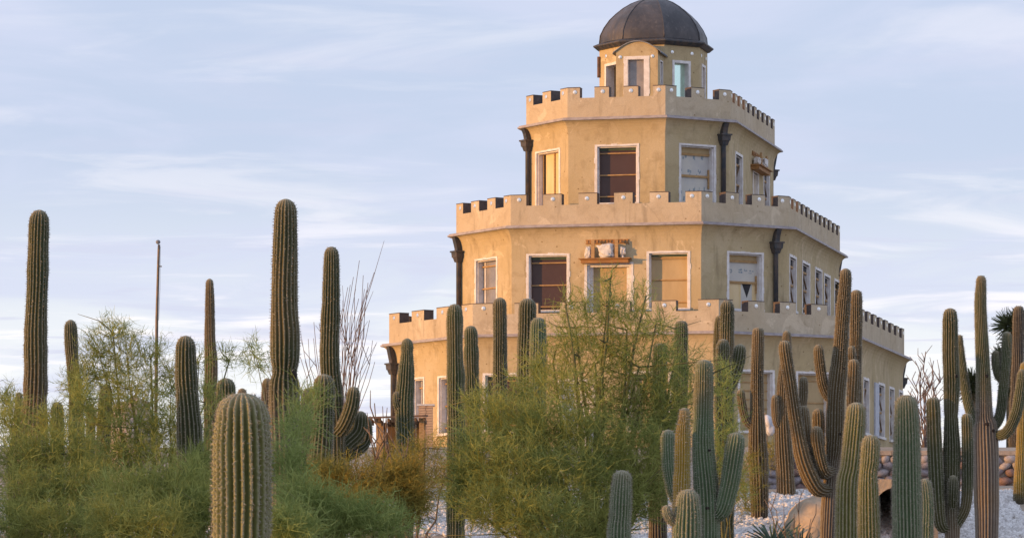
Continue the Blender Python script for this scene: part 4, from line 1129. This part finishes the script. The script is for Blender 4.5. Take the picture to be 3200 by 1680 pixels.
# the large palo verde in front of the castle
bl = [(1890, 960, 97.2, 70, 84, 0.248), (1800, 1030, 118.8, 90, 84.5, 0.36), (1960, 1040, 118.8, 90, 84, 0.36), (2040, 1010, 97.2, 60, 84, 0.18), (1860, 1130, 140.4, 110, 84, 0.54), (1740, 1130, 108, 90, 85, 0.36), (1990, 1150, 151.2, 110, 84, 0.54), (2110, 1120, 86.4, 80, 84.5, 0.27),
      (1680, 1220, 120, 90, 84.5, 0.648), (1820, 1260, 140, 110, 83.5, 0.864), (1960, 1280, 140, 110, 84, 0.864), (2080, 1260, 110, 110, 84, 0.72), (2190, 1190, 60, 70, 85, 0.216), (2090, 1360, 70, 90, 85, 0.7),
      (1560, 1320, 130, 90, 83, 1), (1700, 1360, 140, 110, 82.5, 1.3), (1850, 1400, 150, 120, 82.5, 1.4), (1990, 1420, 120, 120, 83, 1.3),
      (1500, 1440, 120, 100, 82, 1.1), (1620, 1480, 140, 110, 81.5, 1.4), (1770, 1520, 150, 120, 81.5, 1.5), (1910, 1540, 120, 110, 82.5, 1.3), (2010, 1560, 80, 100, 83.5, 1),
      (1560, 1590, 140, 90, 81, 1.2), (1700, 1630, 150, 100, 80.5, 1.4), (1850, 1650, 130, 90, 81.5, 1.2), (1470, 1540, 90, 80, 82, 0.8), (1910, 880, 32.4, 50, 84, 0.054), (2010, 930, 43.2, 40, 84, 0.054), (1770, 950, 43.2, 40, 84, 0.0675), (1500, 1260, 60, 50, 84, 0.216)]
brush('palo_verde_tree', 'large wispy green palo verde tree spreading in front of the castle', 'tree', PV, foot(1840, 83), [blob(*b) for b in bl], 'palo_verde_leaf', 280, 11, width=.0135, limb=.085, strand=(.10, .34))
brush('palo_verde_tree', 'palo verde wisps growing round the twig-wrapped saguaro with the short fat arm', 'tree', PV, foot(2262, 92), [blob(*b) for b in ((2262, 1200, 40, 80, 92, .3), (2270, 1320, 50, 90, 92, .35), (2250, 1430, 50, 80, 92, .35), (2300, 1500, 50, 80, 92, .3))], 'blue_green_leaf', 260, 12, width=.012, limb=.03)
# left side
bl = [(350, 1040, 60, 40, 76, .22), (300, 1090, 60, 40, 76, .25), (395, 1110, 80, 60, 76, .4), (330, 1170, 100, 60, 76, .5), (470, 1120, 60, 70, 76, .3), (250, 1200, 60, 50, 76, .3), (420, 1230, 110, 70, 75.5, .7), (540, 1200, 60, 80, 76, .4), (300, 1300, 90, 70, 75.5, .6), (430, 1340, 120, 80, 75, .9), (560, 1330, 100, 90, 75, .8), (640, 1240, 60, 70, 76, .3), (500, 1450, 130, 90, 74.5, 1.), (350, 1450, 110, 80, 74.5, .9), (640, 1440, 90, 100, 75, .8), (620, 1130, 40, 40, 76, .12), (720, 1120, 50, 50, 77, .12)]
brush('palo_verde_tree', 'tall airy palo verde with sparse upright sprays beside the lamp pole', 'tree', PV, foot(470, 75), [blob(*b) for b in bl], 'palo_verde_leaf', 240, 13, width=.0115, limb=.05)
bl = [(40, 1330, 60, 70, 70, .5), (170, 1330, 70, 60, 71, .5), (60, 1440, 110, 80, 69, .9), (210, 1420, 110, 80, 69, 1.), (90, 1550, 130, 90, 68, 1.2), (260, 1540, 130, 90, 68, 1.2), (60, 1650, 120, 80, 67, 1.1), (220, 1650, 130, 80, 67, 1.2), (20, 1260, 40, 50, 71, .2), (260, 1250, 50, 60, 71, .3)]
brush('palo_verde_tree', 'dense low palo verde hiding the foot of the reddish-footed tall saguaro', 'tree', PV, foot(140, 69), [blob(*b) for b in bl], 'palo_verde_leaf', 280, 14, width=.011, limb=.05)
bl = [(420, 1560, 120, 80, 60, 1.), (560, 1540, 120, 90, 60, 1.1), (640, 1620, 110, 90, 59, 1.2), (500, 1650, 140, 80, 58.5, 1.2), (360, 1650, 100, 70, 59, .9), (620, 1470, 70, 60, 61, .5)]
brush('palo_verde_tree', 'thick feathery palo verde mound beside the fat foreground saguaro', 'tree', PV, foot(520, 60), [blob(*b) for b in bl], 'olive_green' if 'olive_green' in M else 'palo_verde_leaf', 260, 15, width=.0115, limb=.04, strand=(.10, .30))
bl = [(930, 1340, 60, 90, 62, .45), (900, 1470, 70, 90, 61, .7), (950, 1580, 100, 80, 60, 1.), (1060, 1620, 110, 80, 60, 1.1), (1180, 1640, 110, 70, 60, .9), (900, 1650, 90, 70, 58, 1.), (800, 1120, 50, 60, 70, .15), (960, 1260, 50, 60, 63, .2)]
brush('palo_verde_tree', 'blue-green palo verde sprays at the foot of the tallest saguaro column', 'tree', PV, foot(980, 60), [blob(*b) for b in bl], 'blue_green_leaf', 250, 16, width=.0115, limb=.035, strand=(.10, .30))
bl = [(1010, 1500, 70, 70, 66, .9), (1090, 1520, 80, 80, 66, 1.), (1200, 1520, 90, 70, 66, .9), (1270, 1490, 60, 60, 66, .7), (1290, 1570, 60, 80, 66, 1.), (1130, 1600, 90, 70, 65.5, 1.)]
brush('desert_shrub', 'ochre-brown shrub below the wooden shelter', 'shrub', None, foot(1180, 66), [blob(*b) for b in bl], 'olive_leaf', 420, 17, width=.010, limb=.03, strand=(.05, .14), up=.2)
bl = [(1330, 1400, 80, 60, 90, .5), (1250, 1440, 80, 60, 90, .5), (1390, 1480, 80, 60, 90, .6), (1310, 1520, 100, 60, 90, .6), (1180, 1440, 50, 50, 90, .3)]
brush('desert_shrub', 'tangled half-bare shrub with tan twigs beside the wooden shelter', 'shrub', None, foot(1300, 90), [blob(*b) for b in bl], 'olive_leaf', 200, 18, width=.011, limb=.06, bark='dead_wood')
bl = [(2345, 1480, 40, 80, 103, .3), (2420, 1420, 40, 60, 108, .3), (2330, 1560, 40, 60, 103, .3)]
brush('desert_shrub', 'thin twiggy bush behind the charred-footed saguaro', 'shrub', None, foot(2350, 105), [blob(*b) for b in bl], 'olive_leaf', 200, 19, width=.013, limb=.03)

# unseen trees added on the sun's side, placed to shade the near cacti
SG = 'unseen trees added to shade the near cacti'
rt_ = random.Random(77)
for k, (yy, hgt) in enumerate(((38, 5.0), (46, 4.7), (54.5, 5.1), (63, 3.7), (70.5, 3.0))):
    xx = -20.5 + rt_.uniform(-.6, .6); g_ = gz(xx, yy); b_ = Vector((xx, yy, g_ - .05)); cl_ = []
    for q in range(9):
        a_ = rt_.uniform(0, 6.28); r0_ = rt_.uniform(.4, 3.0)
        cl_.append((Vector((xx + r0_ * math.cos(a_), yy + 1.15 * r0_ * math.sin(a_), EYE + hgt * rt_.uniform(.15, .82))), (1.5, 1.6, 1.1), 1.))
    brush('added_shade_tree', 'bushy mesquite tree added out of view on the left to cast evening shade', 'tree', SG, b_, cl_, 'palo_verde_leaf', 150, 60 + k, width=.055, strand=(.2, .4), limb=.10)

# ocotillo: wands fanning from one foot
def wands(name, label, cat, base, tips, mat, r0, seed, wig=.05, forks=0):
    rp = random.Random(seed); base = Vector(base)
    e = empty(name, base, label, cat)
    for tx in tips:
        tip = Vector(tx); n = 9; mb = MB()
        b2 = base + Vector((rp.uniform(-.08, .08), rp.uniform(-.08, .08), 0))
        ctrl = b2.lerp(tip, .55) + Vector(((base.x - tip.x) * .30, 0, .25))
        pts = []
        for i in range(n):
            q = i / (n - 1); p = b2.lerp(ctrl, q).lerp(ctrl.lerp(tip, q), q)
            pts.append(p + Vector((rp.gauss(0, wig), rp.gauss(0, wig), rp.gauss(0, wig * .4))) * (1 if 0 < i else 0))
        mb.tube(pts, [r0 * (1 - .6 * i / (n - 1)) for i in range(n)], 5)
        for k in range(forks):
            i = rp.randint(3, n - 2); s = pts[i]; L = rp.uniform(.25, .8) * (tip - base).length * .35
            v = Vector((rp.uniform(-.6, .6), rp.uniform(-.5, .5), 1)).normalized() * L
            m_ = s + v * .5 + Vector((rp.gauss(0, .05), rp.gauss(0, .05), 0))
            mb.tube([s, m_, s + v + Vector((rp.gauss(0, .08), 0, 0))], [r0 * .6, r0 * .45, r0 * .25], 5)
        mb.build('wand', M[mat], e, True, base)
tips = [px(x, y, 90 + random.uniform(-.8, .8)) for x, y in ((1165, 850), (1128, 818), (1148, 900), (1090, 890), (1120, 930), (1075, 900), (1012, 880), (1000, 1010), (975, 1060), (955, 1060), (940, 1110), (1140, 960), (1105, 980), (1125, 1040), (1180, 1130), (1085, 1010), (990, 1130), (840, 1040), (830, 1120), (1150, 1080), (1060, 960), (965, 1130), (1158, 880), (1136, 868), (1070, 930), (1098, 860), (1110, 905), (1155, 1000), (1020, 960), (985, 1000), (1135, 905), (1088, 940), (1120, 1090), (1170, 1060))]
wands('ocotillo', 'leafless ocotillo of long thin wands behind the saguaro with the curved arm', 'plant', foot(1040, 90), tips, 'ocotillo_bark', .015, 3, .045, forks=1)
tips = [px(x, y, 118 + random.uniform(-.8, .8)) for x, y in ((2846, 1160), (2860, 1128), (2902, 1100), (2925, 1120), (2935, 1170), (2950, 1140), (2880, 1150), (2838, 1220), (2915, 1190), (2960, 1220))]
wands('bare_tree', 'small leafless tree with wiry branches on the terrace behind the stone wall', 'tree', px(2888, 1412, 118), tips, 'ocotillo_bark', .026, 5, .07, forks=7)
# dead branches by the shelter and dry flower stalks below the many-armed saguaro
tips = [px(x, y, 80 + random.uniform(-.6, .6)) for x, y in ((1183, 1262), (1166, 1290), (1140, 1340), (1112, 1390), (1230, 1380), (1250, 1420), (1200, 1330), (1130, 1330))]
wands('dead_branches', 'bare twisted dead branches leaning up before the wooden shelter', 'branch', foot(1215, 80), tips, 'dead_wood', .026, 7, .13, forks=3)
tips = [px(x, y, 70 + random.uniform(-.3, .3)) for x, y in ((2404, 1562), (2380, 1560), (2488, 1570), (2480, 1600), (2555, 1570), (2540, 1620))]
wands('dry_stalks', 'thin dry flower stalks below the many-armed saguaro', 'plant', foot(2500, 70), tips, 'dead_wood', .016, 9, .03, forks=1)

# spiky tree yucca behind the wall
def rosette(e, org, c, n, ln, seed):
    r_ = np.random.default_rng(seed); c = np.array(c)
    D = r_.normal(0, 1, (n, 3)); D[:, 2] += .35; D /= np.linalg.norm(D, axis=1)[:, None]
    P, V, f, st = ribbons(np.repeat(c[None], n, 0) + D * .08, D, r_.uniform(.7, 1.1, n) * ln, np.full(n, .05), 3, .12, -.1, r_)
    mesh('leaf_rosette', V, f, M['yucca_leaf'], e, False, org)
def yucca(label, trunk_pts, d, heads, seed):
    P = [px(x, y, d) for x, y in trunk_pts]; org = P[0].copy(); org.z = gz(org.x, org.y)
    P[0] = org - Vector((0, 0, .05))
    e = empty('tree_yucca', org, label, 'plant')
    mb = MB(); mb.tube(P, [.16] + [.13] * (len(P) - 1), 8); mb.build('trunk', M['yucca_skirt'], e, True, org)
    for i, (x, y, r) in enumerate(heads):
        h = px(x, y, d)
        j = min(range(1, len(P)), key=lambda q: (P[q] - h).length)
        mb = MB(); mb.tube([P[j], P[j].lerp(h, .5), h], [.11, .10, .09], 7); mb.build('branch', M['yucca_skirt'], e, True, org)
        rosette(e, org, h, 240, r * d / F, seed + i)
yucca('dark spiky tree yucca with several bristling heads behind the stone wall', [(3160, 1410), (3158, 1200), (3155, 1060)], 128, [(3150, 1020, 52), (3165, 1070, 50), (3135, 1120, 44), (3150, 1160, 44), (3160, 1230, 40), (3185, 1010, 48)], 31)
yucca('lone dark yucca head showing between two saguaros behind the stone wall', [(3040, 1400), (3040, 1260)], 130, [(3040, 1195, 42), (3030, 1225, 36)], 41)
def agave(label, x, y, d, n, ln, seed):
    c = px(x, y, d); g = gz(c.x, c.y); c.z = g
    r_ = np.random.default_rng(seed); a = r_.uniform(0, 6.28, n); e_ = r_.uniform(.35, 1.35, n)
    D = np.c_[np.cos(a) * np.cos(e_), np.sin(a) * np.cos(e_), np.sin(e_)]
    _, V, f, st = ribbons(np.repeat(np.array(c)[None], n, 0), D, r_.uniform(.7, 1.1, n) * ln, np.full(n, .085), 4, .1, -.25, r_)
    o = mesh('agave', V, f, M['agave_leaf'], None, False, c); o.location = c
    tag(o, label, 'plant')
agave('dark green agave rosette under the pale plaster ramp', 2500, 1650, 99.5, 70, .75, 51)
agave('slim dark green clump between the charred-footed saguaro and its neighbour', 2415, 1650, 101, 40, .8, 52)

# ------------------------------------------------------------------ stone wall, tunnel arch, rock
WZ = EYE + 4.32
wall = empty('stone_wall', (11.0, WALLY, gz(11, 111.0)), 'low fieldstone retaining wall with pale cap beside the castle', 'wall')
WO = tuple(wall.location)
mb = MB(); mb.prism([(WALLX0, WALLY - .42), (WALLX1, WALLY - .42), (WALLX1, WALLY - .02), (WALLX0, WALLY - .02)], EYE + 2.7, WZ - .12); mb.build('core', M['mortar'], wall, False, WO)
nx = 22
for i in range(nx):
    a0, a1 = WALLX0 - .05 + (WALLX1 - WALLX0 + .1) * i / nx, WALLX0 - .05 + (WALLX1 - WALLX0 + .1) * (i + 1) / nx - .012
    mb = MB(); zt_ = WZ + random.uniform(-.012, .012); mb.prism([(a0, WALLY - .52), (a1, WALLY - .52), (a1, WALLY + .06), (a0, WALLY + .06)], WZ - .119, zt_); mb.build('cap_stone', M['mortar'], wall, False, WO)
proto = []
for k in range(9):
    bm = bmesh.new(); bmesh.ops.create_icosphere(bm, subdivisions=2, radius=1)
    for v in bm.verts:
        p = v.co.normalized(); v.co = p * (1 + .28 * mnoise.noise(p * 1.1 + Vector((k * 3.3, 0, 0))) + .10 * mnoise.noise(p * 2.6 + Vector((0, k * 2.1, 0))))
    me = bpy.data.meshes.new('stone'); bm.to_mesh(me); bm.free()
    me.materials.append(M[('fieldstone_grey', 'fieldstone_rust', 'fieldstone_pale')[(k * 2) % 3 if k % 4 else 0]])
    me.polygons.foreach_set('use_smooth', [True] * len(me.polygons)); proto.append(me)
rp = random.Random(5)
z = EYE + 3.15; row = 0
while z < WZ - .18:
    hh = rp.uniform(.22, .30); x = WALLX0 + rp.uniform(0, .1)
    while x < WALLX1 - .1:
        ww = rp.uniform(.24, .48)
        o = bpy.data.objects.new('stone', rp.choice(proto)); link(o, wall)
        o.location = Vector((x + ww / 2, WALLY - .44 + rp.uniform(-.02, .03), min(z + hh / 2 + rp.uniform(-.03, .03), WZ - .24))) - Vector(WO)
        o.scale = (ww * .53, .17, hh * .55); o.rotation_euler = (rp.uniform(-.2, .2), rp.uniform(-.35, .35), rp.uniform(-.2, .2))
        x += ww
    z += hh * .92; row += 1
# plastered tunnel mouth under the wall
AY = 101.0
ax0, ax1 = [px(x, 1600, AY).x for x in (2728, 2902)]
ac = px(2805, 1600, AY).x; ar = (2880 - 2733) / 2 * AY / F; zs2 = px(2800, 1590, AY).z; zsb = EYE + 1.2; ztop = px(2800, 1496, AY).z
tun = empty('tunnel_arch', (ac, AY, gz(ac, AY)), 'tan plaster tunnel mouth with dark arched opening below the stone wall', 'arch')
mb = MB(); n = 14; A = [(ac + ar * math.cos(math.pi * i / n), zs2 + ar * .95 * math.sin(math.pi * i / n)) for i in range(n + 1)][::-1]
wl, wr = ac - ar - .42, ac + ar + .42
def q4(x0, z0, x1, z1): mb.hexa([(x0, AY, z0), (x1, AY, z0), (x1, AY + 10.4, z0), (x0, AY + 10.4, z0), (x0, AY, z1), (x1, AY, z1), (x1, AY + 10.4, z1), (x0, AY + 10.4, z1)])
q4(wl, zsb, ac - ar, zs2); q4(ac + ar, zsb, wr, zs2)
for (xa, za), (xb, zb2) in zip([(wl, zs2)] + A, A + [(wr, zs2)]):
    if xb - xa < 1e-6: continue
    mb.hexa([(xa, AY, za), (xb, AY, zb2), (xb, AY + 10.4, zb2), (xa, AY + 10.4, za), (xa, AY, ztop), (xb, AY, ztop), (xb, AY + 10.4, ztop), (xa, AY + 10.4, ztop)])
mb.build('arch_wall', M['arch_plaster'], tun, False, tun.location)
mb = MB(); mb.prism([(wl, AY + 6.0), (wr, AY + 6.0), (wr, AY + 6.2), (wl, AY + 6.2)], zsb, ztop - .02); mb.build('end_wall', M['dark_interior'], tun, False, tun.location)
def rock(name, label, cat, c, rad, mat, seed, amp=.3, sub=4, group=None):
    bm = bmesh.new(); bmesh.ops.create_icosphere(bm, subdivisions=sub, radius=1)
    for v in bm.verts:
        p = v.co.normalized()
        k = 1 + amp * mnoise.fractal(p * 1.3 + Vector((seed, 0, 0)), .8, 2.0, 5)
        v.co = Vector((p.x * rad[0], p.y * rad[1], p.z * rad[2])) * k
    me = bpy.data.meshes.new(name); bm.to_mesh(me); bm.free(); me.materials.append(M[mat]); me.polygons.foreach_set('use_smooth', [True] * len(me.polygons))
    o = bpy.data.objects.new(name, me); link(o); o.location = c
    return tag(o, label, cat, group)
rock('plaster_ramp', 'pale tan rounded plaster ramp beside the tunnel mouth', 'ramp', px(2545, 1640, 101.5) + Vector((0, .4, -.35)), (.75, 1.1, 1.05), 'arch_plaster', 4, .14)
rock('boulder', 'pale pinkish boulder showing through the airy palo verde', 'boulder', px(410, 1400, 104), (.72, .7, 1.25), 'pink_rock', 11, .22)
rock('wrapped_bundle', 'white plastic-wrapped bundle on the terrace by the castle wall', 'bundle', px(2403, 1328, 118), (.20, .22, .24), 'tarpaulin', 21, .45, 3)
mb = MB(); p0 = px(2400, 1360, 118.5); mb.tube([p0 - Vector((0, 0, .6)), px(2390, 1288, 118.5)], .035, 6)
st_ = mb.build('wooden_stake', M['batten_wood'], None, True, p0); st_.location = p0; tag(st_, 'short wooden stake beside the white wrapped bundle', 'stake')

# ------------------------------------------------------------------ wooden shelter, lamp pole, brick pier
D0 = 106.
p = px(1240, 1300, D0); g0 = gz(p.x, D0)
ram = empty('wooden_shelter', (p.x, D0, g0), 'weathered wooden shelter with flat rusty roof at the castle corner', 'shelter')
RO = ram.location
xl, xr = px(1152, 1300, D0).x, px(1334, 1300, D0).x; zr = px(1240, 1304, D0).z
mb = MB(); mb.hexa([(xl, D0 - .5, zr - .05), (xr, D0 - .5, zr), (xr, D0 + 1.6, zr + .10), (xl, D0 + 1.6, zr + .05), (xl, D0 - .5, zr - .0), (xr, D0 - .5, zr + .05), (xr, D0 + 1.6, zr + .15), (xl, D0 + 1.6, zr + .10)]); rf = mb.build('roof', M['rust_sheet'], ram, False, RO)
for i in range(7):
    q = xl + .06 + (xr - xl - .12) * i / 6; mb = MB(); mb.box((q, D0 + .55, zr - .09 + .03 * i / 6), (.06, 2.0, .09)); mb.build('rafter', M['old_wood'], rf, False, RO)
x1_, x2_ = px(1184, 1300, D0).x, px(1318, 1300, D0).x
for x, y in ((x1_, D0 - .2), (x2_, D0 - .2), (x1_, D0 + 1.4), (x2_, D0 + 1.4)):
    mb = MB(); mb.box((x, y, (g0 - .3 + zr) / 2 - .02), (.13, .13, zr - g0 + .3)); mb.build('post', M['batten_wood'], ram, False, RO)
for i in range(9):
    q0 = x1_ + .07 + (x2_ - x1_ - .14) * i / 9; q1 = x1_ + .07 + (x2_ - x1_ - .14) * (i + 1) / 9 - .01
    mb = MB(); mb.prism([(q0, D0 + 1.36), (q1, D0 + 1.36), (q1, D0 + 1.39), (q0, D0 + 1.39)], g0 + .1, zr - .02 + random.uniform(-.05, 0)); mb.build('board', M['old_wood'], ram, False, RO)
D1 = 112.
p = px(486, 1250, D1); g1 = gz(p.x, D1); q = px(495, 760, D1)
pole = empty('lamp_pole', (p.x, D1, g1), 'tall thin dark lamp pole with a small globe', 'lamp pole')
PO_ = pole.location
mb = MB(); mb.tube([(p.x, D1, g1 - .1), tuple(px(490, 1000, D1)), tuple(px(496, 780, D1)), tuple(px(497, 764, D1))], [.05, .042, .034, .034], 10); mb.build('post', M['pole_metal'], pole, True, PO_)
bm = bmesh.new(); bmesh.ops.create_uvsphere(bm, u_segments=14, v_segments=9, radius=1)
c = px(494, 756, D1); mb = MB(); mb.add([c + Vector((v.co.x * .065, v.co.y * .065, v.co.z * .06)) for v in bm.verts], [[v.index for v in f_.verts] for f_ in bm.faces]); bm.free(); mb.build('globe', M['lead'], pole, True, PO_)
mb = MB(); c = px(499, 832, D1); mb.box(c, (.12, .03, .03)); mb.build('bracket', M['pole_metal'], pole, False, PO_)
mb = MB(); mb.tube([px(501, 770, D1), px(500, 900, D1), px(496, 1000, D1)], .006, 4); mb.build('wire', M['pole_metal'], pole, True, PO_)
# brick pier before the chamfered castle wall
D2 = 119.
bp = empty('brick_pier', (px(1332, 1370, D2).x, D2, gz(px(1332, 1370, D2).x, D2)), 'small red brick pier with pale cap by the castle wall', 'pier')
BO = bp.location; xa, xb = px(1308, 1300, D2).x, px(1354, 1300, D2).x; zt_ = px(1330, 1268, D2).z
mb = MB(); mb.prism([(xa + .015, D2 - .2), (xb - .015, D2 - .2), (xb - .015, D2 + .2), (xa + .015, D2 + .2)], BO.z - .1, zt_); mb.build('core', M['mortar'], bp, False, BO)
mb = MB(); mb.prism([(xa - .04, D2 - .26), (xb + .04, D2 - .26), (xb + .04, D2 + .26), (xa - .04, D2 + .26)], zt_, zt_ + .05); mb.build('cap', M['plaster_white'], bp, False, BO)
bw = (xb - xa) / 2
bmq = MB(); bmq.box((0, 0, 0), (bw - .015, .06, .06)); first = bmq.build('brick', M['brick'], bp); me_ = first.data; made = False
zz3 = BO.z; row = 0
while zz3 < zt_ - .07:
    for i in range(2):
        o = first if not made else link(bpy.data.objects.new('brick', me_), bp); made = True
        o.location = Vector((xa + bw * (i + .5) + (.02 if row % 2 else -.02) * .4, D2 - .20, zz3 + .04)) - Vector(BO)
    zz3 += .075; row += 1

# low red board on pale posts far beyond the bushes
D3 = 135.
c = px(22, 1408, D3); g3 = gz(c.x, D3)
rb = empty('red_board', (c.x, D3, g3), 'low red painted board on pale posts beyond the bushes', 'board')
mb = MB(); mb.box(c, (.85, .05, .24)); mb.build('panel', M['red_paint'], rb, False, rb.location)
for k in (-.38, 0, .38):
    mb = MB(); mb.box((c.x + k, D3 + .06, (g3 - .1 + c.z) / 2), (.06, .06, c.z - g3 + .15)); mb.build('post', M['white_paint'], rb, False, rb.location)
